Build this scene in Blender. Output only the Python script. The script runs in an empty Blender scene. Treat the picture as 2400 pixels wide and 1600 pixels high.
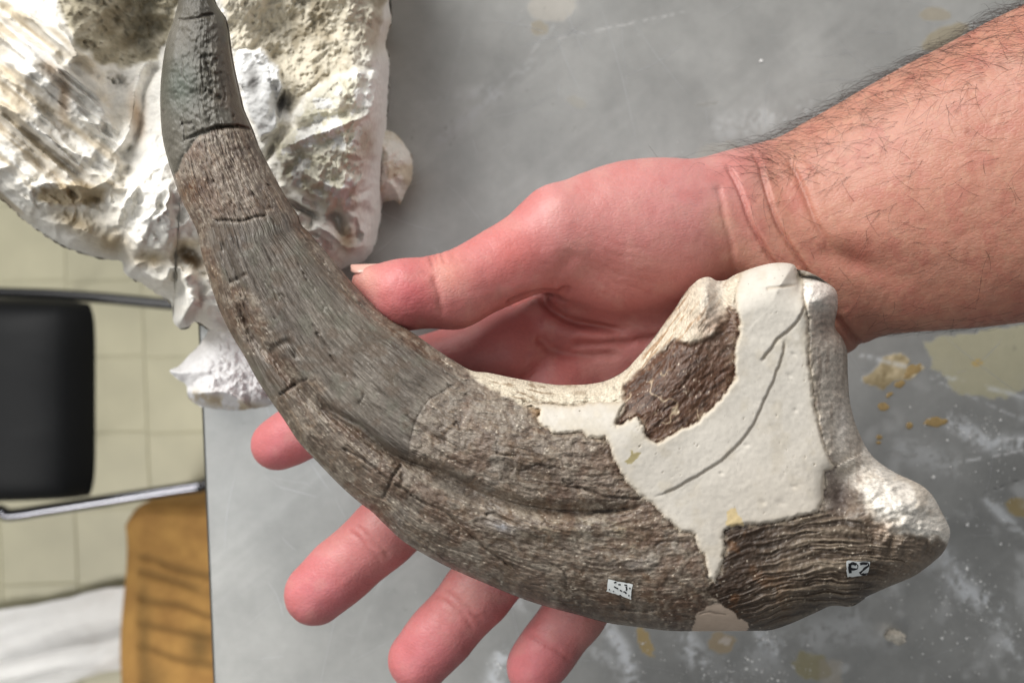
import bpy, math, random
import numpy as np
from mathutils import Vector
from mathutils.bvhtree import BVHTree

# ------------------------------------------------------------------ camera, world, lamps, exposure
ZC = 0.310                      # lens height above the table top (m)
K = 0.568 / 1200.0              # metres per photo pixel per metre of depth
scene = bpy.context.scene
COL = scene.collection
cam_d = bpy.data.cameras.new("camera")
cam = bpy.data.objects.new("camera", cam_d)
COL.objects.link(cam)
cam.location = (0, 0, ZC)
cam.rotation_euler = (0, 0, 0)
cam_d.sensor_width = 36.0
cam_d.lens = 18.0 / 0.568
cam_d.clip_start = 0.01
cam_d.clip_end = 50.0
cam_d.dof.use_dof = True
cam_d.dof.focus_distance = 0.198
cam_d.dof.aperture_fstop = 17.0
scene.camera = cam

world = bpy.data.worlds.new("World")
scene.world = world
world.use_nodes = True
bg = world.node_tree.nodes["Background"]
bg.inputs[0].default_value = (0.93, 0.96, 1.0, 1)
bg.inputs[1].default_value = 0.08

def area_lamp(name, loc, target, sx, sy, power, color):
    d = bpy.data.lights.new(name, 'AREA')
    d.shape = 'RECTANGLE'; d.size = sx; d.size_y = sy
    d.energy = power; d.color = color
    o = bpy.data.objects.new(name, d)
    COL.objects.link(o)
    o.location = loc
    o.rotation_euler = (Vector(target) - Vector(loc)).to_track_quat('-Z', 'Y').to_euler()
    return o
area_lamp("window_light", (-0.54, 0.64, 0.58), (0.0, 0.0, 0.05), 0.85, 0.6, 18.5, (1.0, 0.985, 0.955))
area_lamp("side_window_light", (1.35, 0.95, 0.42), (0.0, 0.0, 0.05), 0.9, 0.5, 8.0, (1.0, 0.97, 0.93))
area_lamp("overhead_fill_light", (-0.28, -0.06, 1.65), (-0.05, 0.0, 0.0), 0.5, 1.4, 4.4, (0.95, 0.98, 1.0))  # added overhead strip, placed to lay a sheen on the table
floor_fill = area_lamp("floor_fill_light", (-1.15, -1.0, 1.15), (-0.50, -0.40, -0.95), 0.8, 0.8, 5.0, (1.0, 0.98, 0.94))  # added fill with no seen source, brightens the lower-left floor
floor_fill.data.spread = math.radians(75)

scene.view_settings.view_transform = 'Standard'
scene.view_settings.look = 'None'
scene.view_settings.exposure = 0.0
scene.view_settings.gamma = 1.0
scene.view_settings.use_curve_mapping = False

# ------------------------------------------------------------------ small library
def px2w(x, y, z):
    """photo pixel at height z above the table -> metres"""
    x = np.asarray(x, float); y = np.asarray(y, float); z = np.asarray(z, float)
    return np.stack(np.broadcast_arrays((x - 1200) * K * (ZC - z), (800 - y) * K * (ZC - z), z), -1)

def w2px(v):
    k = K * (ZC - v[..., 2])
    return 1200 + v[..., 0] / k, 800 - v[..., 1] / k

def lin(c):
    c = np.asarray(c, float) / 255.0
    return np.where(c <= 0.04045, c / 12.92, ((c + 0.055) / 1.055) ** 2.4)

_R = np.random.RandomState(11)
_TAB = _R.rand(12, 65536).astype(np.float32)
def vn(x, y, k=0):
    x = np.asarray(x, np.float32); y = np.asarray(y, np.float32)
    xi = np.floor(x); yi = np.floor(y)
    xf = x - xi; yf = y - yi
    xf = xf * xf * (3 - 2 * xf); yf = yf * yf * (3 - 2 * yf)
    a = xi.astype(np.int32) & 255; b = yi.astype(np.int32) & 255
    a1 = ((a + 1) & 255) << 8; b1 = (b + 1) & 255; a = a << 8
    T = _TAB[k % 12]
    p = T.take(a + b); p = p + (T.take(a1 + b) - p) * xf
    q = T.take(a + b1); q = q + (T.take(a1 + b1) - q) * xf
    return p + (q - p) * yf

def fbm(x, y, o=4, k=0, g=0.5):
    s = 0; a = 1; n = 0
    for i in range(o):
        s = s + a * vn(x, y, k + i); n += a; a *= g
        x, y = x * 1.92 + y * 0.55 + 17.3, y * 1.92 - x * 0.55 + 5.1
    return s / n

def fbs(x, y, o=3, k=0, g=0.55):        # stretched fibres: no rotation between octaves
    s = 0; a = 1; n = 0
    for i in range(o):
        s = s + a * vn(x, y, k + i); n += a; a *= g
        x, y = x * 2.03 + 17.3, y * 2.03 + 5.1
    return s / n

def sst(a, b, x):
    t = np.clip((x - a) / (b - a), 0, 1)
    return t * t * (3 - 2 * t)

def poly_dist(x, y, pts, closed=False, maxd=60.0):
    """distance and signed side of the polyline, only evaluated near it"""
    pts = np.asarray(pts, float)
    if closed: pts = np.vstack([pts, pts[:1]])
    D = np.full(x.shape, maxd, float); S = np.zeros(x.shape); U = np.zeros(x.shape)
    m = (x > pts[:, 0].min() - maxd) & (x < pts[:, 0].max() + maxd) & (y > pts[:, 1].min() - maxd) & (y < pts[:, 1].max() + maxd)
    if not m.any(): return D, S, U
    xs = x[m]; ys = y[m]
    d = np.full(xs.shape, maxd ** 2, float); s = np.zeros(xs.shape); u = np.zeros(xs.shape)
    n = len(pts) - 1
    for i in range(n):
        ax, ay = pts[i]; bx, by = pts[i + 1]
        ex, ey = bx - ax, by - ay; L = ex * ex + ey * ey + 1e-9
        t = np.clip(((xs - ax) * ex + (ys - ay) * ey) / L, 0, 1)
        dx = xs - ax - t * ex; dy = ys - ay - t * ey
        q = dx * dx + dy * dy
        w = q < d
        d = np.where(w, q, d); s = np.where(w, np.sign(ex * dy - ey * dx), s); u = np.where(w, (i + t) / n, u)
    D[m] = np.sqrt(d); S[m] = s; U[m] = u
    return D, S, U

def inside(x, y, pts):
    pts = np.asarray(pts, float)
    c = np.zeros(x.shape, bool)
    m = (x > pts[:, 0].min()) & (x < pts[:, 0].max()) & (y > pts[:, 1].min()) & (y < pts[:, 1].max())
    if not m.any(): return c
    xs = x[m]; ys = y[m]; r = np.zeros(xs.shape, bool); j = len(pts) - 1
    for i in range(len(pts)):
        xi, yi = pts[i]; xj, yj = pts[j]
        if yi != yj:
            r ^= ((yi > ys) != (yj > ys)) & (xs < (xj - xi) * (ys - yi) / (yj - yi) + xi)
        j = i
    c[m] = r
    return c

def sdp(x, y, pts, jag=0.0, k=3, f=18.0, maxd=60.0):
    """signed distance to a polygon (negative inside), its edge made ragged by noise"""
    if jag:
        jx = (fbm(x / f, y / f, 3, k) - 0.5) * 2 * jag; jy = (fbm(x / f + 40, y / f, 3, k + 1) - 0.5) * 2 * jag
        x = x + jx; y = y + jy
    d, _, _ = poly_dist(x, y, pts, True, maxd)
    return np.where(inside(x, y, pts), -d, d)

def catmull(pts, n=8):
    p = np.asarray(pts, float)
    p = np.vstack([2 * p[0] - p[1], p, 2 * p[-1] - p[-2]])
    out = []
    for i in range(1, len(p) - 2):
        for j in range(n):
            t = j / n
            out.append(0.5 * (2 * p[i] + (p[i + 1] - p[i - 1]) * t + (2 * p[i - 1] - 5 * p[i] + 4 * p[i + 1] - p[i + 2]) * t * t
                              + (3 * p[i] - p[i - 1] - 3 * p[i + 1] + p[i + 2]) * t ** 3))
    out.append(p[-2])
    return np.array(out)

def resample(p, n):
    p = np.asarray(p, float)
    l = np.concatenate([[0], np.cumsum(np.hypot(*np.diff(p[:, :2], axis=0).T))])
    q = np.linspace(0, l[-1], n)
    return np.stack([np.interp(q, l, p[:, i]) for i in range(p.shape[1])], -1)

def mesh_obj(name, V, F, mat, parent=None, col=None, attrs=None, smooth=True):
    V = np.asarray(V, np.float32).reshape(-1, 3)
    me = bpy.data.meshes.new(name)
    if isinstance(F, np.ndarray):
        F = F.astype(np.int32); n, c = F.shape
        me.vertices.add(len(V)); me.vertices.foreach_set("co", V.ravel())
        me.loops.add(n * c); me.loops.foreach_set("vertex_index", F.ravel())
        me.polygons.add(n)
        me.polygons.foreach_set("loop_start", np.arange(0, n * c, c, dtype=np.int32))
        me.polygons.foreach_set("loop_total", np.full(n, c, np.int32))
        me.update(calc_edges=True)
    else:
        me.from_pydata([tuple(map(float, v)) for v in V], [], [tuple(map(int, f)) for f in F]); me.update()
    if smooth: me.polygons.foreach_set("use_smooth", np.ones(len(me.polygons), bool))
    if col is not None:
        a = me.attributes.new("Col", 'FLOAT_COLOR', 'POINT')
        c4 = np.ones((len(V), 4), np.float32); c4[:, :3] = col
        a.data.foreach_set("color", c4.ravel())
    for k_, v_ in (attrs or {}).items():
        v_ = np.asarray(v_, np.float32)
        if v_.ndim == 1:
            a = me.attributes.new(k_, 'FLOAT', 'POINT'); a.data.foreach_set("value", v_)
        else:
            a = me.attributes.new(k_, 'FLOAT_VECTOR', 'POINT'); a.data.foreach_set("vector", v_.ravel())
    me.materials.append(mat)
    o = bpy.data.objects.new(name, me)
    COL.objects.link(o)
    if parent is not None:
        o.parent = parent
        o.matrix_parent_inverse = parent.matrix_basis.inverted()
    return o

def empty(name, loc):
    o = bpy.data.objects.new(name, None); COL.objects.link(o); o.location = loc
    o.empty_display_size = 0.02
    return o

def tag(o, label=None, cat=None, group=None, kind=None):
    if label: o["label"] = label
    if cat: o["category"] = cat
    if group: o["group"] = group
    if kind: o["kind"] = kind
    return o

def grid_faces(nu, nv, off=0, flip=False):
    i = np.arange(nu - 1)[:, None] * nv + np.arange(nv - 1)[None, :] + off
    f = np.stack([i, i + 1, i + nv + 1, i + nv], -1).reshape(-1, 4)
    return f[:, ::-1] if flip else f

def submesh(name, V, F, keep, mat, parent, col, attrs):
    f = F[keep]
    u, inv = np.unique(f.ravel(), return_inverse=True)
    return mesh_obj(name, V[u], inv.reshape(f.shape), mat, parent, col[u], {k_: v_[u] for k_, v_ in attrs.items()})

# ------------------------------------------------------------------ materials
def nodes_of(name):
    m = bpy.data.materials.new(name); m.use_nodes = True
    nt = m.node_tree
    return m, nt, nt.nodes["Principled BSDF"]

def N(nt, t, **kw):
    n = nt.nodes.new(t)
    for a, b in kw.items():
        if a.startswith("i_"):
            n.inputs[a[2:].replace("_", " ")].default_value = b
        else: setattr(n, a, b)
    return n

def mat_attr(name, rough=0.7, scale=900.0, amp=0.25, bump=0.25, dist=0.0003, vec=None, stretch=(1, 1, 1),
             spec=0.35, sss=0.0, sss_scale=0.004, rough_attr=False, metallic=0.0, detail=5.0, cells=0.0, cell_bump=0.0):
    """colour from the 'Col' attribute, broken up by fine noise, with fine relief"""
    m, nt, p = nodes_of(name)
    L = nt.links
    at = N(nt, "ShaderNodeAttribute", attribute_name="Col")
    if vec: co = N(nt, "ShaderNodeAttribute", attribute_name=vec); cs = co.outputs["Vector"]
    else: co = N(nt, "ShaderNodeTexCoord"); cs = co.outputs["Object"]
    mp = N(nt, "ShaderNodeMapping"); mp.inputs["Scale"].default_value = stretch
    L.new(cs, mp.inputs["Vector"])
    n1 = N(nt, "ShaderNodeTexNoise"); n1.inputs["Scale"].default_value = scale; n1.inputs["Detail"].default_value = detail
    n1.inputs["Roughness"].default_value = 0.62
    L.new(mp.outputs[0], n1.inputs["Vector"])
    mr = N(nt, "ShaderNodeMapRange"); mr.inputs["From Min"].default_value = 0.25; mr.inputs["From Max"].default_value = 0.75
    mr.inputs["To Min"].default_value = 1 - amp; mr.inputs["To Max"].default_value = 1 + amp
    L.new(n1.outputs[0], mr.inputs["Value"])
    mu = N(nt, "ShaderNodeVectorMath", operation='MULTIPLY')
    L.new(at.outputs["Color"], mu.inputs[0]); L.new(mr.outputs[0], mu.inputs[1])
    L.new(mu.outputs[0], p.inputs["Base Color"])
    if rough_attr:
        ra = N(nt, "ShaderNodeAttribute", attribute_name="rough"); L.new(ra.outputs["Fac"], p.inputs["Roughness"])
    else: p.inputs["Roughness"].default_value = rough
    p.inputs["Specular IOR Level"].default_value = spec
    p.inputs["Metallic"].default_value = metallic
    if rough_attr:
        ma = N(nt, "ShaderNodeAttribute", attribute_name="metal"); L.new(ma.outputs["Fac"], p.inputs["Metallic"])
    if bump:
        b = N(nt, "ShaderNodeBump"); b.inputs["Strength"].default_value = bump; b.inputs["Distance"].default_value = dist
        L.new(n1.outputs[0], b.inputs["Height"]); L.new(b.outputs[0], p.inputs["Normal"])
        if cells:
            vo = N(nt, "ShaderNodeTexVoronoi", feature='DISTANCE_TO_EDGE'); vo.inputs["Scale"].default_value = cells
            mv = N(nt, "ShaderNodeMapping"); mv.inputs["Scale"].default_value = (1.0, 1.7, 1.0); mv.inputs["Rotation"].default_value = (0, 0, 0.5)
            L.new(cs, mv.inputs[0]); L.new(mv.outputs[0], vo.inputs["Vector"])
            mc = N(nt, "ShaderNodeMapRange"); mc.inputs["From Max"].default_value = 0.22; L.new(vo.outputs["Distance"], mc.inputs["Value"])
            b2 = N(nt, "ShaderNodeBump"); b2.inputs["Strength"].default_value = cell_bump; b2.inputs["Distance"].default_value = 0.0002
            L.new(mc.outputs[0], b2.inputs["Height"]); L.new(b.outputs[0], b2.inputs["Normal"]); L.new(b2.outputs[0], p.inputs["Normal"])
    if sss:
        p.inputs["Subsurface Weight"].default_value = sss
        p.inputs["Subsurface Radius"].default_value = (1.0, 0.36, 0.22)
        p.inputs["Subsurface Scale"].default_value = sss_scale
    return m

def mat_plain(name, c, rough=0.5, metallic=0.0, spec=0.5, scale=60.0, amp=0.15, bump=0.1, dist=0.001, stretch=(1, 1, 1)):
    m, nt, p = nodes_of(name)
    L = nt.links
    co = N(nt, "ShaderNodeTexCoord"); mp = N(nt, "ShaderNodeMapping"); mp.inputs["Scale"].default_value = stretch
    L.new(co.outputs["Object"], mp.inputs[0])
    n1 = N(nt, "ShaderNodeTexNoise"); n1.inputs["Scale"].default_value = scale; n1.inputs["Detail"].default_value = 6
    L.new(mp.outputs[0], n1.inputs["Vector"])
    rp = N(nt, "ShaderNodeValToRGB")
    c = lin(c)
    rp.color_ramp.elements[0].position = 0.3; rp.color_ramp.elements[1].position = 0.7
    rp.color_ramp.elements[0].color = (*(np.clip(c * (1 - amp), 0, 1)), 1); rp.color_ramp.elements[1].color = (*(np.clip(c * (1 + amp), 0, 1)), 1)
    L.new(n1.outputs[0], rp.inputs[0]); L.new(rp.outputs[0], p.inputs["Base Color"])
    p.inputs["Roughness"].default_value = rough; p.inputs["Metallic"].default_value = metallic
    p.inputs["Specular IOR Level"].default_value = spec
    if bump:
        b = N(nt, "ShaderNodeBump"); b.inputs["Strength"].default_value = bump; b.inputs["Distance"].default_value = dist
        L.new(n1.outputs[0], b.inputs["Height"]); L.new(b.outputs[0], p.inputs["Normal"])
    return m

M_TABLE = mat_attr("table_metal", scale=260, amp=0.06, bump=0.04, dist=0.0004, spec=0.6, rough_attr=True, metallic=0.55)
M_BONE = mat_attr("fossil_bone", scale=1.0, amp=0.42, bump=0.5, dist=0.0004, vec="fib", stretch=(0.14, 0.30, 1), spec=0.5, rough=0.47)
M_FILL = mat_attr("clay_filler_mat", scale=1.0, amp=0.24, bump=0.5, dist=0.0004, vec="fib", stretch=(0.10, 0.22, 1), spec=0.5, rough=0.42)
M_PLAS = mat_attr("cast_plaster", scale=700, amp=0.06, bump=0.22, dist=0.0003, spec=0.25, rough=0.75)
M_SKIN = mat_attr("skin", scale=1100, amp=0.06, bump=0.12, dist=0.0003, spec=0.45, rough=0.48, sss=0.20, sss_scale=0.0030, detail=3, cells=650, cell_bump=0.2)
M_BLOCK = mat_attr("plaster_jacket", scale=420, amp=0.12, bump=0.4, dist=0.0008, spec=0.2, rough=0.9)
M_TILE = mat_plain("floor_tile_glaze", (190, 185, 158), rough=0.45, scale=14, amp=0.08, bump=0.03)
M_GROUT = mat_plain("grout", (194, 190, 166), rough=0.9, scale=80, amp=0.1)
M_BLACK = mat_plain("black_vinyl", (15, 16, 18), spec=0.25, rough=0.6, scale=350, amp=0.15, bump=0.15, dist=0.0006)
M_DARKTUBE = mat_plain("black_tube", (24, 24, 27), rough=0.35, scale=60, amp=0.1, bump=0.0)
M_CHROME = mat_plain("chrome", (120, 120, 126), rough=0.16, metallic=1.0, scale=30, amp=0.05, bump=0.0)
M_ORANGE = mat_attr("orange_fabric", scale=180, amp=0.10, bump=0.3, dist=0.001, spec=0.2, rough=0.85)
M_SHEET = mat_plain("white_plastic", (244, 243, 241), rough=0.5, scale=40, amp=0.03, bump=0.05)
M_AMBER = mat_plain("amber_resin", (166, 142, 98), rough=0.25, spec=0.6, scale=300, amp=0.2, bump=0.1, dist=0.0004)
M_CRUMB = mat_plain("plaster_crumb_mat", (205, 198, 185), rough=0.9, scale=600, amp=0.15, bump=0.4, dist=0.0006)
M_DUST = mat_plain("plaster_dust_mat", (228, 228, 226), rough=0.95, scale=900, amp=0.1, bump=0.0)
M_PAPER = mat_plain("label_paper", (226, 229, 228), rough=0.6, scale=500, amp=0.06, bump=0.1, dist=0.0002)
M_INK = mat_plain("ink", (22, 22, 26), rough=0.5, scale=900, amp=0.3, bump=0.0)
M_HAIR = mat_plain("dark_hair", (38, 28, 22), rough=0.45, scale=200, amp=0.3, bump=0.0)
M_NAIL = mat_plain("nail", (218, 172, 158), rough=0.3, scale=300, amp=0.04, bump=0.0)
M_EDGE = mat_plain("table_edge_mat", (62, 62, 62), rough=0.5, scale=90, amp=0.15, bump=0.1)

# ------------------------------------------------------------------ table (a sheet-metal top with stains, dust and scratches)
def axis(lo, hi, dense_lo, dense_hi, step):
    a = np.arange(dense_lo, dense_hi + step * 0.5, step)
    return np.concatenate([np.linspace(lo, dense_lo, 12)[:-1], a, np.linspace(dense_hi, hi, 12)[1:]])

def table_edge_x(py):                      # left edge in photo pixels at table height
    return 478 + (py - 960) * 0.042

tx = np.concatenate([[0.0], np.arange(1, 1930, 4.5), np.linspace(1930, 5200, 24)[1:]])
ty = axis(-1600, 3600, -12, 1612, 4.5)
TX, TY = np.meshgrid(tx, ty, indexing='ij')
GX = TX + table_edge_x(TY); GY = TY
x, y = GX, GY
base = np.ones(x.shape + (3,)) * np.array([180, 180, 177.0])
big = fbm(x / 420, y / 420, 4, 1)
base += ((big - 0.5) * 34)[..., None]
cl = fbm(x / 90 + 3, y / 90, 5, 5)
base += ((cl - 0.5) * 26)[..., None] * np.array([1.0, 1.0, 0.96])
rough = 0.36 + 0.18 * (fbm(x / 150, y / 150, 4, 4) - 0.5)
# pale wipe marks
wipe = fbs((x * 0.62 + y * 0.78) / 34, (x * 0.78 - y * 0.62) / 420, 3, 2)
base += (np.clip(wipe - 0.58, 0, 1) * 30)[..., None]
def spot(cx, cy, rx, ry, rot=0.0, jag=0.35, k=3):
    c, s_ = math.cos(rot), math.sin(rot)
    u = ((x - cx) * c + (y - cy) * s_) / rx; v = (-(x - cx) * s_ + (y - cy) * c) / ry
    r = np.sqrt(u * u + v * v) + (fbm(x / (rx * .5) + k, y / (rx * .5), 4, k) - 0.5) * 2 * jag
    return 1 - sst(0.8, 1.0, r)
nonm = np.zeros(x.shape)
def blend(mask, c, a=1.0):
    global base, nonm
    nonm = np.maximum(nonm, mask * a)
    base = base + (np.array(c, float) - base) * (mask * a)[..., None]
# yellowish dried film, brown and tan stains
film = np.clip(1 - sst(-4, 4, sdp(x, y, [(2160, 800), (2400, 760), (2460, 900), (2330, 935), (2250, 925), (2190, 860)], 14, 2)), 0, 1)
blend(film, (172, 166, 134), 0.75)
blend(spot(2290, 850, 16, 9), (186, 160, 98), 0.8)
for a_ in [(1512, 1505, 16, 44, -0.4, (172, 146, 92), .8), (1692, 1505, 34, 26, 0, (160, 138, 104), .7), (1700, 1500, 16, 12, 0, (196, 188, 180), .8),
           (1905, 1560, 50, 34, .4, (139, 131, 98), .8), (1945, 1575, 34, 40, 0, (160, 152, 138), .6), (2392, 1190, 40, 26, .3, (150, 130, 84), .8),
           (1265, 66, 22, 18, 0, (150, 140, 118), .6), (1290, 15, 60, 40, 0, (178, 172, 160), .5), (2215, 85, 60, 26, -.4, (120, 104, 70), .5), (2190, 35, 40, 20, 0, (122, 106, 76), .4),
           (1690, 380, 70, 50, 0, (150, 148, 140), .5), (1350, 240, 26, 14, .5, (150, 146, 130), .3),
           (1660, 244, 30, 6, -.2, (120, 120, 116), .6), (2090, 480, 30, 18, 0, (130, 120, 90), .3)]:
    blend(spot(a_[0], a_[1], a_[2], a_[3], a_[4]), a_[5], a_[6])
# crusty resin patch beside the wrist
patch = np.clip(1 - sst(-2, 3, sdp(x, y, [(2068, 836), (2110, 826), (2132, 846), (2128, 872), (2160, 852), (2166, 864), (2130, 890), (2092, 893), (2068, 914), (2052, 905), (2026, 896), (2022, 884), (2046, 872), (2062, 850)], 6, 5, 14)), 0, 1)
crust = fbm(x / 14, y / 14, 4, 7)
blend(patch, (178, 160, 122), 0.9)
base += (patch * (crust - 0.5) * 110)[..., None]
# white plaster smears and dust haze
def smear(pts, w, a=1.0, c=(212, 216, 220), f=(10, 60)):
    d, s_, u = poly_dist(x, y, pts, False, w * 3)
    n = fbm(x / f[0], y / f[0], 4, 6) * 0.6 + fbm(x / f[1], y / f[1], 3, 2) * 0.6
    m = np.exp(-(d / w) ** 2) * sst(0.48, 0.78, n)
    blend(np.clip(m * 1.3, 0, 1), c, a)
    return m
for pts, w, a in [([(1425, 1470), (1460, 1520), (1490, 1610)], 16, .9), ([(1330, 1480), (1420, 1540), (1480, 1600)], 20, .4), ([(1190, 1400), (1290, 1450)], 12, .5),
                  ([(1600, 1490), (1650, 1560), (1720, 1620)], 26, .8), ([(1760, 1480), (1820, 1520)], 18, .7), ([(2190, 1290), (2280, 1400), (2330, 1420)], 26, .8),
                  ([(2310, 1165), (2400, 1260)], 12, .7), ([(2330, 1440), (2400, 1560)], 22, .6), ([(2230, 985), (2310, 1040), (2400, 1040)], 20, .8),
                  ([(2120, 1050), (2230, 1090)], 30, .35), ([(1780, 1540), (2000, 1460)], 40, .3), ([(1030, 330), (1250, 150)], 14, .35), ([(990, 250), (1180, 200)], 12, .3),
                  ([(1700, 300), (1960, 240)], 30, .25), ([(2010, 830), (2400, 930)], 5, .6), ([(1160, 1595), (1180, 1535)], 22, .9), ([(1240, 1500), (1250, 1480)], 20, .4)]:
    smear(pts, w, a)
haze_w = sst(1700, 2400, x + (y - 1000) * 0.6) * sst(800, 1000, y)
hz = sst(0.56, 0.80, fbm(x / 60, y / 60, 5, 9)); blend(hz * haze_w, (198, 200, 202), 0.45)
# scratches
for pts, c, a in [([(2250, 1082), (2330, 1068), (2420, 1050)], (225, 226, 228), .8), ([(2345, 1030), (2420, 1026)], (228, 228, 228), .8), ([(2308, 1155), (2420, 1112)], (50, 50, 50), .8),
                  ([(2310, 1157), (2420, 1117)], (215, 215, 215), .5), ([(2170, 880), (2400, 985)], (190, 192, 196), .6), ([(1900, 1250), (2000, 1500)], (150, 150, 150), .3),
                  ([(1310, 90), (1600, 30)], (186, 186, 186), .4), ([(980, 430), (1300, 60)], (188, 190, 192), .3), ([(1100, 20), (1030, 300)], (186, 188, 190), .3), ([(820, 1540), (900, 1350)], (176, 178, 178), .25)]:
    d, s_, u = poly_dist(x + (fbm(x / 20, y / 20, 2, 1) - .5) * 6, y, pts, False, 20)
    blend(np.exp(-(d / 2.6) ** 2) * sst(.3, .5, vn(x / 9, y / 9, 4)), c, a)
# dark speckles
sp = sst(0.80, 0.88, fbm(x / 19, y / 19, 3, 8, .8)) * sst(.4, .7, fbm(x / 130, y / 130, 3, 3)); blend(sp, (104, 102, 96), 0.35)
base = np.clip(base, 8, 245)
V = px2w(x, y, np.zeros_like(x))
V[..., 2] += (film * 0.00005 + patch * (0.00005 + 0.0002 * crust))
table = empty("work_table", (0.05, 0, -0.95))
tag(table, "grey sheet metal work table with plaster dust and amber resin stains", "table")
col = lin(base).reshape(-1, 3) * 0.95
tt = mesh_obj("table_top", V.reshape(-1, 3), grid_faces(len(tx), len(ty), flip=True), M_TABLE, table, col,
              {"rough": np.clip(rough + 0.2 * nonm, .2, .9).ravel(), "metal": (0.55 * (1 - np.clip(nonm * 1.3, 0, 1))).ravel()})
# hairline scratches in the sheet metal
M_SCR = mat_plain("scratched_metal", (206, 207, 208), rough=0.35, metallic=0.6, scale=200, amp=0.1, bump=0.0)
rsc = np.random.RandomState(8); SV, SF = [], []
for _ in range(260):
    a_ = np.array([rsc.uniform(500, 2420), rsc.uniform(-10, 1610)]); an = rsc.choice([-.55, .35, 1.2]) + rsc.randn() * .35; L_ = 20 + rsc.exponential(90)
    t_ = np.array([math.cos(an), math.sin(an)]); n_ = np.array([-t_[1], t_[0]]); bow = rsc.randn() * L_ * .04; w0 = rsc.uniform(.25, .7)
    q_ = np.array([[a_ + t_ * L_ * u_ + n_ * (bow * 4 * u_ * (1 - u_) + sg * w0 * (1 - abs(2 * u_ - 1) ** 3)) for sg in (-1, 1)] for u_ in np.linspace(0, 1, 7)])
    SV.append(px2w(q_[..., 0], q_[..., 1], np.full((7, 2), .00007)).reshape(-1, 3)); SF.append(grid_faces(7, 2, len(SF) * 14))
sc_ = mesh_obj("scratches", np.vstack(SV), np.vstack(SF), M_SCR, table); sc_["kind"] = "stuff"
# rim: a turned-down dark edge with thickness under the sheet, and one leg
yy = np.linspace(-1600, 3600, 30)
ex = table_edge_x(yy)
pa = px2w(ex, yy, np.zeros_like(yy)); pb = pa.copy(); pb[:, 2] = -0.0015; pb[:, 0] -= 0.0012
pc = pb.copy(); pc[:, 2] = -0.035; pd = pc.copy(); pd[:, 0] += 0.02
R_ = np.stack([pa, pb, pc, pd], 1)
mesh_obj("table_rim", R_.reshape(-1, 3), grid_faces(30, 4), M_EDGE, table)
def box(x0, x1, y0, y1, z0, z1):
    v = [(a, b, c) for a in (x0, x1) for b in (y0, y1) for c in (z0, z1)]
    f = [(0, 1, 3, 2), (4, 6, 7, 5), (0, 4, 5, 1), (2, 3, 7, 6), (0, 2, 6, 4), (1, 5, 7, 3)]
    return v, f
xe = float(pa[:, 0].min()); tyw = (float(pa[:, 1].min()), float(pa[:, 1].max()))
for ly in (tyw[0] + 0.06, tyw[1] - 0.06):
    v, f = box(xe + 0.05, xe + 0.09, ly - 0.02, ly + 0.02, -0.95, -0.004)
    mesh_obj("leg", v, f, M_EDGE, table, smooth=False)

# ------------------------------------------------------------------ floor of square tiles
FZ = -0.95
floor = mesh_obj("floor", [(-3, -3, FZ), (3, -3, FZ), (3, 3, FZ), (-3, 3, FZ)], [(0, 1, 2, 3)], M_GROUT, smooth=False)
tag(floor, kind="structure")
def rounded_tile(s, h, b):
    v = []; q = s / 2
    for r_, z_ in ((q, 0.0), (q, h - b), (q - b, h)):
        v += [(-r_, -r_, z_), (r_, -r_, z_), (r_, r_, z_), (-r_, r_, z_)]
    f = [(8, 9, 10, 11)]
    for l in (0, 4):
        for i in range(4):
            j = (i + 1) % 4; f.append((l + i, l + j, l + 4 + j, l + 4 + i))
    return v, f
pitch = 177 * K * (ZC - FZ)
v, f = rounded_tile(pitch - 0.0020, 0.0016, 0.0007)
rot = -0.038
first = None
org = px2w(338, 836, FZ + 0.004)
for i in range(-5, 4):
    for j in range(-6, 6):
        ox, oy = (i + 0.5) * pitch, (j + 0.5) * pitch
        wx = org[0] + ox * math.cos(rot) + oy * math.sin(rot) * 1.0; wy = org[1] - ox * math.sin(rot) * 0 + oy
        if first is None:
            first = mesh_obj("tile", v, f, M_TILE, floor, smooth=False); o = first
        else:
            o = first.copy(); COL.objects.link(o); o.parent = floor
        o.location = (wx, wy, FZ + 0.0024 * 0 + 0.0001 * ((i * 7 + j * 3) % 3)); o.rotation_euler = (0, 0, -rot)

# ------------------------------------------------------------------ stool: black pad on a tube frame
def tube(pts, r, n=10):
    p = np.asarray(pts, float)
    V = []; up = np.array([0.13, 0.21, 0.97])
    for i in range(len(p)):
        t = p[min(i + 1, len(p) - 1)] - p[max(i - 1, 0)]; t = t / (np.linalg.norm(t) + 1e-12)
        a = np.cross(t, up); a /= np.linalg.norm(a) + 1e-12; b = np.cross(t, a)
        rr = r[i] if hasattr(r, '__len__') else r
        for k_ in range(n):
            an = 2 * math.pi * k_ / n
            V.append(p[i] + rr * (math.cos(an) * a + math.sin(an) * b))
    F = []
    for i in range(len(p) - 1):
        for k_ in range(n):
            k2 = (k_ + 1) % n
            F.append((i * n + k_, i * n + k2, (i + 1) * n + k2, (i + 1) * n + k_))
    F.append(tuple(range(n))[::-1]); F.append(tuple(range((len(p) - 1) * n, len(p) * n)))
    return np.array(V), F
SZ = -0.50
c0 = px2w(-150, 930, SZ)
stool = empty("stool", (float(c0[0]), float(c0[1]), FZ + 0.004))
tag(stool, "low stool with black vinyl pad on a dark tube frame beside the table", "stool")
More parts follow.
